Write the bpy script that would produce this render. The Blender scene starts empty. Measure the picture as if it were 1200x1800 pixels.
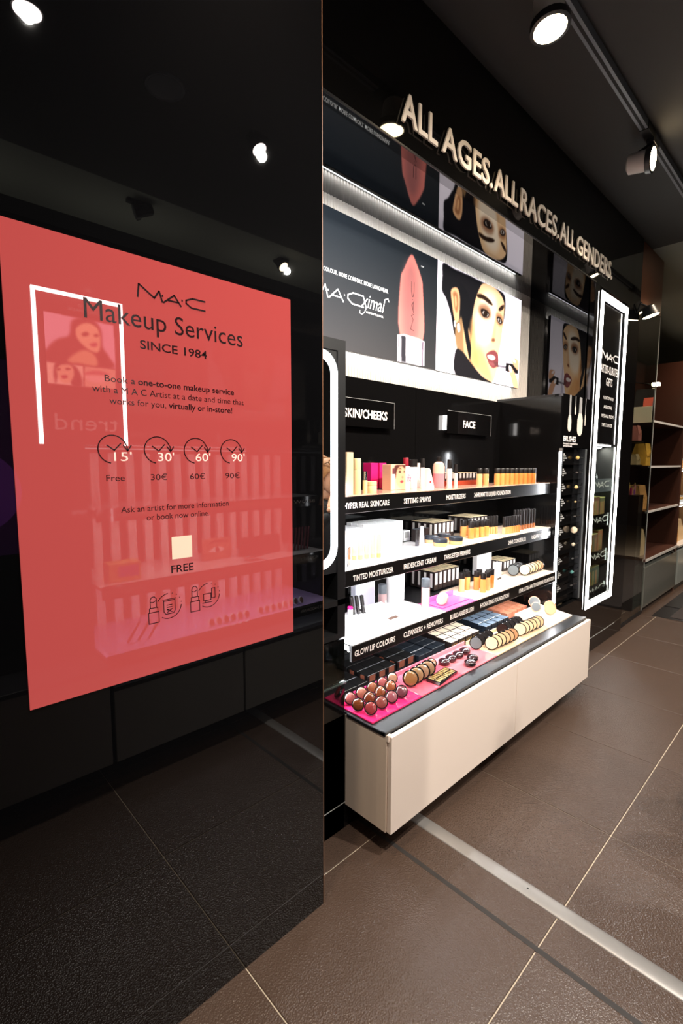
import bpy, math, random
import numpy as np
from mathutils import Matrix, Vector, Quaternion
random.seed(4)
SC = bpy.context.scene
COL = SC.collection
# ---------------------------------------------------------------- camera, world, lights, exposure
cam = bpy.data.cameras.new('camera'); camo = bpy.data.objects.new('camera', cam); COL.objects.link(camo)
cam.sensor_fit = 'VERTICAL'; cam.sensor_height = 24.0; cam.lens = 857.8 / 1800 * 24.0
cam.clip_start = 0.02; cam.clip_end = 60
PITCH, YAW, ROLL, EYE = .10187, .76423, .00165, 1.364
fw = Vector((math.sin(YAW) * math.cos(PITCH), math.cos(YAW) * math.cos(PITCH), -math.sin(PITCH)))
rt = Vector((math.cos(YAW), -math.sin(YAW), 0)); up = rt.cross(fw)
rt, up = rt * math.cos(ROLL) + up * math.sin(ROLL), up * math.cos(ROLL) - rt * math.sin(ROLL)
camo.matrix_world = Matrix(((rt.x, up.x, -fw.x, 0), (rt.y, up.y, -fw.y, 0), (rt.z, up.z, -fw.z, EYE), (0, 0, 0, 1)))
SC.camera = camo
W = bpy.data.worlds.new('world'); SC.world = W; W.use_nodes = True
W.node_tree.nodes['Background'].inputs[0].default_value = (.055, .05, .045, 1)
W.node_tree.nodes['Background'].inputs[1].default_value = .35
SC.view_settings.view_transform = 'Standard'; SC.view_settings.look = 'None'
SC.view_settings.gamma = 1; SC.view_settings.use_curve_mapping = False
SC.view_settings.exposure = 0.0

def area(name, loc, size, target_dir, power, col, spread=180):
    l = bpy.data.lights.new(name, 'AREA'); l.shape = 'RECTANGLE'; l.size, l.size_y = size
    l.energy = power; l.color = col; l.spread = math.radians(spread)
    o = bpy.data.objects.new(name, l); COL.objects.link(o); o.location = loc
    o.rotation_euler = Vector(target_dir).to_track_quat('-Z', 'Y').to_euler(); o.visible_camera = True
    return o
def spot(name, loc, target, power, col, angle, blend=.6, r=.04):
    l = bpy.data.lights.new(name, 'SPOT'); l.energy = power; l.color = col
    l.spot_size = math.radians(angle); l.spot_blend = blend; l.shadow_soft_size = r
    o = bpy.data.objects.new(name, l); COL.objects.link(o); o.location = loc
    o.rotation_euler = (Vector(target) - Vector(loc)).to_track_quat('-Z', 'Y').to_euler()
    return o
WARM = (1, .80, .60); COOL = (.93, .97, 1.0); NEUT = (1, .93, .84)
# track spotlights over the aisle (the lamps themselves are built below, at the same places)
for i, (x, tx, p) in enumerate(((-.9, -.2, 30), (.5, 1.5, 90), (1.83, 2.5, 80), (3.0, 3.4, 50), (4.4, 4.8, 50), (5.8, 6.2, 60), (7.2, 7.6, 60))):
    spot('track_light', (x, .855, 2.885), (tx, 1.2, 1.1 if i else .6), p, WARM, 100, .9, .03)
for x, y, tx, ty, p in ((.54, -.2, 1.3, 1.1, 250), (1.575, -.175, 1.9, 1.1, 260), (2.61, -1.31, 2.6, .8, 170), (3.3, -.5, 3.2, 1.1, 190), (4.8, -.6, 4.6, 1.0, 90), (6.4, -.6, 6.2, 1.0, 110)):
    spot('ceiling_light', (x, y, 3.035 if x < 1 else 2.945), (tx, ty, .5), p, NEUT, 105, .8, .025)
# LED bars of the display bay, shelves, billboard and mirror
for z, y, p in ((1.170, 1.30, 4.5), (.902, 1.285, 4.4), (.634, 1.25, 5.5)):
    area('shelf_strip', (2.075, y, z), (1.72, .012), (0, .35, -1), p, COOL, 170)
area('billboard_strip_lower', (2.08, 1.633, 1.868), (2.15, .014), (0, .1, -1), 3.6, COOL, 175)
area('billboard_strip_upper', (2.08, 1.633, 2.420), (2.15, .014), (0, .1, 1), 3.5, COOL, 175)

# ---------------------------------------------------------------- materials
def lin(c):
    c = [v / 255 for v in c]
    return tuple(v / 12.92 if v <= .04045 else ((v + .055) / 1.055) ** 2.4 for v in c) + (1,)
MATS = {}
def mat(name, col, rough=.5, metal=0, ior=1.5, coat=0, emit=0, ecol=None, bump=0, bscale=100, noise=0, nscale=8, trans=0, spec=.5, alpha=1, attr=None, stretch=None):
    if name in MATS: return MATS[name]
    m = bpy.data.materials.new(name); m.use_nodes = True; nt = m.node_tree; b = nt.nodes['Principled BSDF']
    b.inputs['Base Color'].default_value = lin(col); b.inputs['Roughness'].default_value = rough
    b.inputs['Metallic'].default_value = metal; b.inputs['IOR'].default_value = ior
    b.inputs['Coat Weight'].default_value = coat; b.inputs['Coat Roughness'].default_value = .03
    b.inputs['Transmission Weight'].default_value = trans; b.inputs['Specular IOR Level'].default_value = spec
    b.inputs['Alpha'].default_value = alpha
    if emit:
        b.inputs['Emission Color'].default_value = lin(ecol or col); b.inputs['Emission Strength'].default_value = emit
    if bump or noise:
        tc = nt.nodes.new('ShaderNodeTexCoord'); vec = tc.outputs['Object']
        if stretch:
            mp = nt.nodes.new('ShaderNodeMapping'); mp.inputs['Scale'].default_value = stretch
            nt.links.new(vec, mp.inputs[0]); vec = mp.outputs[0]
    if noise:
        n = nt.nodes.new('ShaderNodeTexNoise'); n.inputs['Scale'].default_value = nscale; n.inputs['Detail'].default_value = 4
        nt.links.new(vec, n.inputs['Vector'])
        mx = nt.nodes.new('ShaderNodeMix'); mx.data_type = 'RGBA'
        c = lin(col); mx.inputs[6].default_value = tuple(v * (1 - noise) for v in c[:3]) + (1,)
        mx.inputs[7].default_value = tuple(min(1, v * (1 + noise)) for v in c[:3]) + (1,)
        nt.links.new(n.outputs[0], mx.inputs[0]); nt.links.new(mx.outputs[2], b.inputs['Base Color'])
    if bump:
        n = nt.nodes.new('ShaderNodeTexVoronoi' if bscale >= 90 else 'ShaderNodeTexNoise'); n.inputs['Scale'].default_value = bscale
        nt.links.new(vec, n.inputs['Vector'])
        bp = nt.nodes.new('ShaderNodeBump'); bp.inputs['Strength'].default_value = bump; bp.inputs['Distance'].default_value = .003
        nt.links.new(n.outputs[0], bp.inputs['Height']); nt.links.new(bp.outputs[0], b.inputs['Normal'])
    if attr:
        a = nt.nodes.new('ShaderNodeVertexColor'); a.layer_name = attr
        nt.links.new(a.outputs[0], b.inputs['Base Color'])
        if emit: nt.links.new(a.outputs[0], b.inputs['Emission Color'])
    MATS[name] = m
    return m
M = {}
M['blackglass'] = mat('black_glass', (7, 7, 8), .01, ior=1.68, bump=0)
M['blackgloss'] = mat('black_gloss', (10, 9, 9), .05, ior=1.6)
M['blackback'] = mat('black_back', (13, 12, 12), .10, ior=1.38)
M['soffit'] = mat('soffit_gloss', (6, 6, 7), .03, ior=1.9)
M['black'] = mat('black_satin', (22, 22, 23), .4)
M['blackmatt'] = mat('black_matt', (14, 14, 14), .8)
M['ceiling'] = mat('ceiling_paint', (48, 48, 46), .85, noise=.05, nscale=1)
M['ceilgrey'] = mat('ceiling_grey', (128, 132, 124), .85)
M['fascia'] = mat('fascia_gloss', (10, 9, 8), .03, ior=1.5)
M['cream'] = mat('cream_laminate', (232, 212, 192), .42, noise=.05, nscale=5, stretch=(14, 14, .8))
M['creamfront'] = mat('cream_front', (236, 219, 205), .45)
M['counter'] = mat('counter_black', (33, 34, 37), .33, bump=.05, bscale=400)
M['flute'] = mat('fluted_panel', (205, 196, 186), .5)
M['tile'] = mat('floor_tile', (72, 57, 48), .27, bump=.55, bscale=210, noise=.12, nscale=5)
M['grout'] = mat('grout', (178, 164, 144), .9)
M['darkjoint'] = mat('dark_joint', (38, 33, 30), .7)
M['alu'] = mat('brushed_aluminium', (150, 146, 142), .42, metal=.6, bump=.1, bscale=60, stretch=(20, 1, 1))
M['led'] = mat('led_white', (255, 250, 245), .5, emit=18, ecol=(255, 250, 244))
M['ledstrip'] = mat('led_strip', (255, 250, 245), .5, emit=9, ecol=(255, 250, 246))
M['ledvert'] = mat('led_vertical', (255, 250, 245), .5, emit=55, ecol=(248, 250, 255))
M['lipmat'] = mat('shelf_lip_black', (13, 12, 12), .28)
M['ledmirror'] = mat('led_mirror', (240, 250, 255), .5, emit=6, ecol=(246, 251, 255))
M['lamp'] = mat('lamp_face', (255, 240, 215), .5, emit=30, ecol=(255, 226, 180))
M['lampcool'] = mat('lamp_face_cool', (255, 240, 235), .5, emit=25, ecol=(255, 238, 232))
M['letter'] = mat('letter_cream', (255, 240, 220), .5)
M['glowtext'] = mat('backlit_text', (255, 240, 228), .5, emit=1.3, ecol=(255, 236, 222))
M['print'] = mat('white_print', (244, 236, 230), .55)
M['printgrey'] = mat('grey_print', (170, 168, 165), .55)
M['mirror'] = mat('mirror_silver', (215, 220, 220), .02, metal=1)
M['white'] = mat('white_card', (245, 244, 244), .4)
M['acrylic'] = mat('white_acrylic', (248, 246, 248), .12, coat=.4)
M['chrome'] = mat('chrome', (200, 200, 205), .12, metal=1)
M['gold'] = mat('gold_foil', (176, 142, 82), .3, metal=.3)
M['goldtop'] = mat('beige_carton_top', (255, 230, 184), .45)
M['capblack'] = mat('cap_black', (30, 26, 25), .3)
M['capgrey'] = mat('cap_grey', (88, 92, 98), .45)
M['screenred'] = mat('poster_red', (108, 38, 36), .0, ior=1.75, emit=.66, ecol=(202, 84, 80))
M['ink'] = mat('poster_ink', (30, 12, 14), .2, ior=1.4)
M['inkwhite'] = mat('poster_ink_light', (240, 196, 184), .3, emit=.42, ecol=(255, 205, 190))
M['paper'] = mat('ivory_paper', (222, 200, 174), .6, emit=.22, ecol=(246, 214, 190))
M['brown'] = mat('brown_laminate', (64, 36, 26), .35, noise=.1, nscale=3)
M['brownpanel'] = mat('brown_panel', (104, 64, 46), .3)
M['greygloss'] = mat('grey_gloss', (92, 92, 86), .16, ior=1.5)
M['shelfgrey'] = mat('shelf_grey', (190, 184, 178), .35)
M['mat'] = mat('door_mat', (48, 40, 38), .95, bump=.5, bscale=60)
M['skirt'] = mat('skirting', (28, 26, 25), .4)
def clear(base=.04, nm='clear_glass'):
    m = bpy.data.materials.new(nm); m.use_nodes = True; nt = m.node_tree; nt.nodes.clear()
    o = nt.nodes.new('ShaderNodeOutputMaterial'); t = nt.nodes.new('ShaderNodeBsdfTransparent'); g = nt.nodes.new('ShaderNodeBsdfGlossy')
    lw = nt.nodes.new('ShaderNodeLayerWeight'); pw_ = nt.nodes.new('ShaderNodeMath'); pw_.operation = 'POWER'; pw_.inputs[1].default_value = 4; nt.links.new(lw.outputs['Facing'], pw_.inputs[0])
    f = nt.nodes.new('ShaderNodeMath'); f.operation = 'MULTIPLY_ADD'; f.inputs[1].default_value = .6; f.inputs[2].default_value = base; nt.links.new(pw_.outputs[0], f.inputs[0]); x = nt.nodes.new('ShaderNodeMixShader')
    t.inputs[0].default_value = (.86, .9, .88, 1); g.inputs['Roughness'].default_value = .02
    nt.links.new(f.outputs[0], x.inputs[0]); nt.links.new(t.outputs[0], x.inputs[1]); nt.links.new(g.outputs[0], x.inputs[2]); nt.links.new(x.outputs[0], o.inputs[0])
    return m
M['glass'] = clear(); M['tintglass'] = clear(.22, 'tinted_mirror_glass')
def cm(name, col, rough=.35, **k): return mat(name, col, rough, **k)
# ---------------------------------------------------------------- mesh helpers
class MB:
    def __init__(s): s.v = []; s.f = []; s.m = []
    def add(s, vs, fs, mi=0, mx=None):
        n = len(s.v)
        s.v += [tuple(mx @ Vector(v)) for v in vs] if mx is not None else [tuple(v) for v in vs]
        s.f += [tuple(i + n for i in f) for f in fs]; s.m += [mi] * len(fs); return s
    def box(s, x0, x1, y0, y1, z0, z1, mi=0, mx=None, top=None, front=None):
        x0, x1 = min(x0, x1), max(x0, x1); y0, y1 = min(y0, y1), max(y0, y1); z0, z1 = min(z0, z1), max(z0, z1)
        vs = [(x0, y0, z0), (x1, y0, z0), (x1, y1, z0), (x0, y1, z0), (x0, y0, z1), (x1, y0, z1), (x1, y1, z1), (x0, y1, z1)]
        fs = [(0, 3, 2, 1), (4, 5, 6, 7), (0, 1, 5, 4), (1, 2, 6, 5), (2, 3, 7, 6), (3, 0, 4, 7)]
        s.add(vs, fs, mi, mx)
        if top is not None: s.m[-5] = top
        if front is not None: s.m[-4] = front
        return s
    def bbox(s, x0, x1, y0, y1, z0, z1, c=.003, mi=0, mx=None):
        """box with chamfered edges"""
        vs = []; hx, hy, hz = (x1 - x0) / 2, (y1 - y0) / 2, (z1 - z0) / 2; o = Vector(((x0 + x1) / 2, (y0 + y1) / 2, (z0 + z1) / 2))
        c = min(c, hx * .9, hy * .9, hz * .9); idx = {}
        for sx in (-1, 1):
            for sy in (-1, 1):
                for sz in (-1, 1):
                    for a in range(3):
                        d = [hx, hy, hz]; p = [d[i] - (0 if i == a else c) for i in range(3)]
                        idx[(sx, sy, sz, a)] = len(vs); vs.append(tuple(o + Vector((sx * p[0], sy * p[1], sz * p[2]))))
        fs = []
        for a in range(3):
            b, e = [(1, 2), (2, 0), (0, 1)][a]
            for sg in (-1, 1):
                q = []
                for u, w in ((-1, -1), (1, -1), (1, 1), (-1, 1)):
                    k = [0, 0, 0]; k[a] = sg; k[b] = u; k[e] = w; q.append(idx[(k[0], k[1], k[2], a)])
                fs.append(tuple(q if sg > 0 else q[::-1]))
        for a in range(3):
            b, e = [(1, 2), (2, 0), (0, 1)][a]
            for u in (-1, 1):
                for w in (-1, 1):
                    k0 = [0, 0, 0]; k1 = [0, 0, 0]; k0[a] = -1; k1[a] = 1
                    for k in (k0, k1): k[b] = u; k[e] = w
                    q = [idx[(*k0, b)], idx[(*k1, b)], idx[(*k1, e)], idx[(*k0, e)]]
                    fs.append(tuple(q if u * w > 0 else q[::-1]))
        for sx in (-1, 1):
            for sy in (-1, 1):
                for sz in (-1, 1):
                    q = [idx[(sx, sy, sz, a)] for a in range(3)]
                    fs.append(tuple(q if sx * sy * sz > 0 else q[::-1]))
        return s.add(vs, fs, mi, mx)
    def lathe(s, prof, n=16, mi=0, mx=None, mis=None):
        """prof: list of (r, z) bottom to top, around local Z"""
        vs = []; fs = []
        for r, z in prof:
            for k in range(n): a = 2 * math.pi * k / n; vs.append((r * math.cos(a), r * math.sin(a), z))
        ms = []
        for i in range(len(prof) - 1):
            for k in range(n):
                fs.append((i * n + k, i * n + (k + 1) % n, (i + 1) * n + (k + 1) % n, (i + 1) * n + k)); ms.append(mis[i] if mis else mi)
        fs.append(tuple(range(n))[::-1]); ms.append(mis[0] if mis else mi)
        fs.append(tuple((len(prof) - 1) * n + k for k in range(n))); ms.append(mis[-1] if mis else mi)
        s.add(vs, fs, mi, mx); s.m[-len(fs):] = ms; return s
    def tube(s, pts, r, n=8, mi=0, closed=False):
        pts = [Vector(p) for p in pts]; rings = []; N = len(pts)
        for i, p in enumerate(pts):
            t = (pts[(i + 1) % N] - pts[i - 1]) if closed or 0 < i < N - 1 else (pts[1] - pts[0] if i == 0 else pts[-1] - pts[-2])
            t.normalize(); a = t.orthogonal() if abs(t.y) > .9 else t.cross(Vector((0, 1, 0))); a.normalize(); b = t.cross(a)
            rings.append([tuple(p + a * (r * math.cos(2 * math.pi * k / n)) + b * (r * math.sin(2 * math.pi * k / n))) for k in range(n)])
        vs = [v for q in rings for v in q]; fs = []
        for i in range(N if closed else N - 1):
            j = (i + 1) % N
            for k in range(n): fs.append((i * n + k, i * n + (k + 1) % n, j * n + (k + 1) % n, j * n + k))
        if not closed: fs += [tuple(range(n))[::-1], tuple((N - 1) * n + k for k in range(n))]
        return s.add(vs, fs, mi)
    def prism(s, poly, y0, y1, mi=0, mx=None):
        """poly of (x, z) extruded along y"""
        n = len(poly); vs = [(x, y0, z) for x, z in poly] + [(x, y1, z) for x, z in poly]
        fs = [tuple(range(n)), tuple(range(n, 2 * n))[::-1]] + [(i, i + n, (i + 1) % n + n, (i + 1) % n) for i in range(n)]
        return s.add(vs, fs, mi, mx)
    def mesh(s, name, mats, smooth=False):
        me = bpy.data.meshes.new(name); me.from_pydata(s.v, [], s.f)
        for m in mats: me.materials.append(m)
        me.polygons.foreach_set('material_index', s.m)
        me.validate(); me.update()
        if smooth:
            me.polygons.foreach_set('use_smooth', [True] * len(me.polygons))
            try: me.set_sharp_from_angle(angle=math.radians(35))
            except Exception: pass
        return me
def L_(m): return [M[x] if isinstance(x, str) else x for x in (m if isinstance(m, (list, tuple)) else [m])]
def obj(name, mb, mats, parent=None, smooth=False, loc=None):
    me = mb if isinstance(mb, bpy.types.Mesh) else mb.mesh(name, L_(mats), smooth)
    o = bpy.data.objects.new(name, me); COL.objects.link(o)
    if parent is not None: o.parent = parent
    if loc is not None: o.location = loc
    return o
def tag(o, label=None, cat=None, group=None, kind=None):
    if label: o['label'] = label
    if cat: o['category'] = cat
    if group: o['group'] = group
    if kind: o['kind'] = kind
    return o
def empty(name, label, cat, loc=(0, 0, 0), group=None, rot=None):
    o = bpy.data.objects.new(name, None); COL.objects.link(o); o.location = loc; o.empty_display_size = .05
    if rot: o.rotation_euler = rot
    return tag(o, label, cat, group)
def struct(name, mb, mats, label=None, cat=None, parent=None, smooth=False):
    o = obj(name, mb, mats, parent, smooth)
    if parent is None: tag(o, label, cat, kind='structure')
    return o
ORD = ['first', 'second', 'third', 'fourth', 'fifth', 'sixth', 'seventh', 'eighth', 'ninth', 'tenth', 'eleventh', 'twelfth', 'thirteenth', 'fourteenth', 'fifteenth', 'sixteenth', 'seventeenth', 'eighteenth', 'nineteenth', 'twentieth']
def sub_(part, o, origin):
    """hang a sub-part, built in world coordinates, on a part whose thing stands at origin"""
    o.parent = part; o.location = (o.location.x - origin[0], o.location.y - origin[1], o.location.z - origin[2]); return o
# text: laid on a vertical plane facing -Y (face=-1) or +Y (face=1)
def text_mesh(s, width=None, height=None, mt='print', bold=0, ext=0, res=2, space=1.0, lean=0, align='L', italic=0):
    cu = bpy.data.curves.new('t', 'FONT'); cu.body = s; cu.resolution_u = res; cu.offset = bold; cu.extrude = 0; cu.space_character = space; cu.shear = italic
    if ext: cu.extrude = .01
    o = bpy.data.objects.new('t', cu); me = bpy.data.meshes.new_from_object(o)
    bpy.data.objects.remove(o); bpy.data.curves.remove(cu)
    n = len(me.vertices); co = np.zeros(n * 3); me.vertices.foreach_get('co', co); co = co.reshape(-1, 3)
    mn, mx = co.min(0), co.max(0)
    w, h = mx[0] - mn[0], .73
    sy = (height / h) if height else width / w
    sx = (width / w) if width else sy
    co[:, 0] = (co[:, 0] - mn[0]) * sx; co[:, 1] *= sy
    if ext: co[:, 2] = (co[:, 2] - mn[2]) / (mx[2] - mn[2]) * ext
    W_ = co[:, 0].max()
    if align == 'C': co[:, 0] -= W_ / 2
    if align == 'R': co[:, 0] -= W_
    me.vertices.foreach_set('co', co.ravel()); me.materials.clear(); me.materials.append(M[mt] if isinstance(mt, str) else mt); me.update()
    return me
def text(name, s, x, y, z, parent=None, face=-1, **k):
    me = text_mesh(s, **k); o = bpy.data.objects.new(name, me); COL.objects.link(o)
    o.location = (x, y, z); o.rotation_euler = (math.pi / 2, 0, 0 if face < 0 else math.pi)
    if parent is not None: o.parent = parent
    return o
def stroke(pts, w, mb, y0, y1, mi=0):
    """flat pen strokes in the XZ plane"""
    for a, b in zip(pts[:-1], pts[1:]):
        a = Vector(a); b = Vector(b); d = (b - a); L = d.length
        if L < 1e-6: continue
        d /= L; n = Vector((-d.y, d.x)) * (w / 2); a = a - d * w * .25; b = b + d * w * .25
        mb.prism([tuple(a - n), tuple(b - n), tuple(b + n), tuple(a + n)], y0, y1, mi)
def logo_mb(w, h, t, y0, y1):
    """the three wide letters with two dots"""
    mb = MB()
    stroke([(0, 0), (.02 * w, h), (.23 * w, .18 * h), (.30 * w, h * .8), (.345 * w, 0)], t, mb, y0, y1)
    stroke([(.36 * w, .0), (.52 * w, h * .75), (.62 * w, 0)], t, mb, y0, y1); stroke([(.43 * w, .25 * h), (.58 * w, .25 * h)], t, mb, y0, y1)
    stroke([(w, h * .85), (.80 * w, h * .85), (.70 * w, .6 * h), (.70 * w, .35 * h), (.78 * w, .08 * h), (w, .08 * h)], t, mb, y0, y1)
    for x in (.345, .635): stroke([(x * w, .5 * h), (x * w + t * .3, .5 * h)], t * 1.2, mb, y0, y1)
    return mb
# painted prints: a picture grid of coloured vertices, flat as the print is
def inside(px, pz, poly):
    r = np.zeros(px.shape, bool); n = len(poly)
    for i in range(n):
        x0, z0 = poly[i]; x1, z1 = poly[(i + 1) % n]
        if z0 == z1: continue
        c = ((z0 > pz) != (z1 > pz)) & (px < (x1 - x0) * (pz - z0) / (z1 - z0) + x0); r ^= c
    return r
def catmull(p):
    o = []; n = len(p)
    for i in range(n):
        a, b, c, d = (np.array(p[(i + k) % n]) for k in (-1, 0, 1, 2))
        for t in (0, .25, .5, .75):
            o.append(tuple(.5 * ((2 * b) + (c - a) * t + (2 * a - 5 * b + 4 * c - d) * t * t + (3 * b - a - 3 * c + d) * t ** 3)))
    return o
def paint(x0, x1, z0, z1, step, layers, bg):
    nx = int((x1 - x0) / step) + 1; nz = int((z1 - z0) / step) + 1; S = 2
    xs = np.linspace(x0, x1, nx * S); zs = np.linspace(z0, z1, nz * S); X, Z = np.meshgrid(xs, zs)
    img = np.zeros(X.shape + (3,)); img[:] = bg(X, Z) if callable(bg) else np.array(bg, float)
    for pts, col, soft, al, sm in layers:
        q = catmull(pts) if sm else pts
        m = inside(X, Z, q).astype(float); k = int(round(soft / step * S))
        if k > 0:
            for _ in range(2):
                for ax in (0, 1):
                    c = np.cumsum(np.concatenate([np.repeat(np.take(m, [0], ax), k + 1, ax), m, np.repeat(np.take(m, [-1], ax), k, ax)], ax), ax)
                    n = m.shape[ax]; m = (np.take(c, range(2 * k + 1, n + 2 * k + 1), ax) - np.take(c, range(0, n), ax)) / (2 * k + 1)
        m = (m * al)[..., None]; img = img * (1 - m) + np.array(col, float) * m
    img = img.reshape(nz, S, nx, S, 3).mean((1, 3))
    return img
def picture(name, x0, x1, z0, z1, y, img, mt, parent=None, face=-1):
    nz, nx, _ = img.shape; xs = np.linspace(x0, x1, nx); zs = np.linspace(z0, z1, nz); X, Z = np.meshgrid(xs, zs)
    co = np.stack([X, np.full(X.shape, y), Z], -1).reshape(-1, 3)
    i = np.arange(nx * nz).reshape(nz, nx); a, b, c, d = i[:-1, :-1], i[:-1, 1:], i[1:, 1:], i[1:, :-1]
    f = np.stack([a, b, c, d] if face < 0 else [a, d, c, b], -1).reshape(-1, 4)
    me = bpy.data.meshes.new(name); me.from_pydata(co.tolist(), [], f.tolist())
    ca = me.color_attributes.new('col', 'FLOAT_COLOR', 'POINT')
    v = np.clip(img.reshape(-1, 3) / 255, 0, 1); v = np.where(v <= .04045, v / 12.92, ((v + .055) / 1.055) ** 2.4)
    ca.data.foreach_set('color', np.concatenate([v, np.ones((len(v), 1))], 1).astype(np.float32).ravel())
    me.materials.append(mt); me.update()
    return obj(name, me, None, parent)
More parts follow.
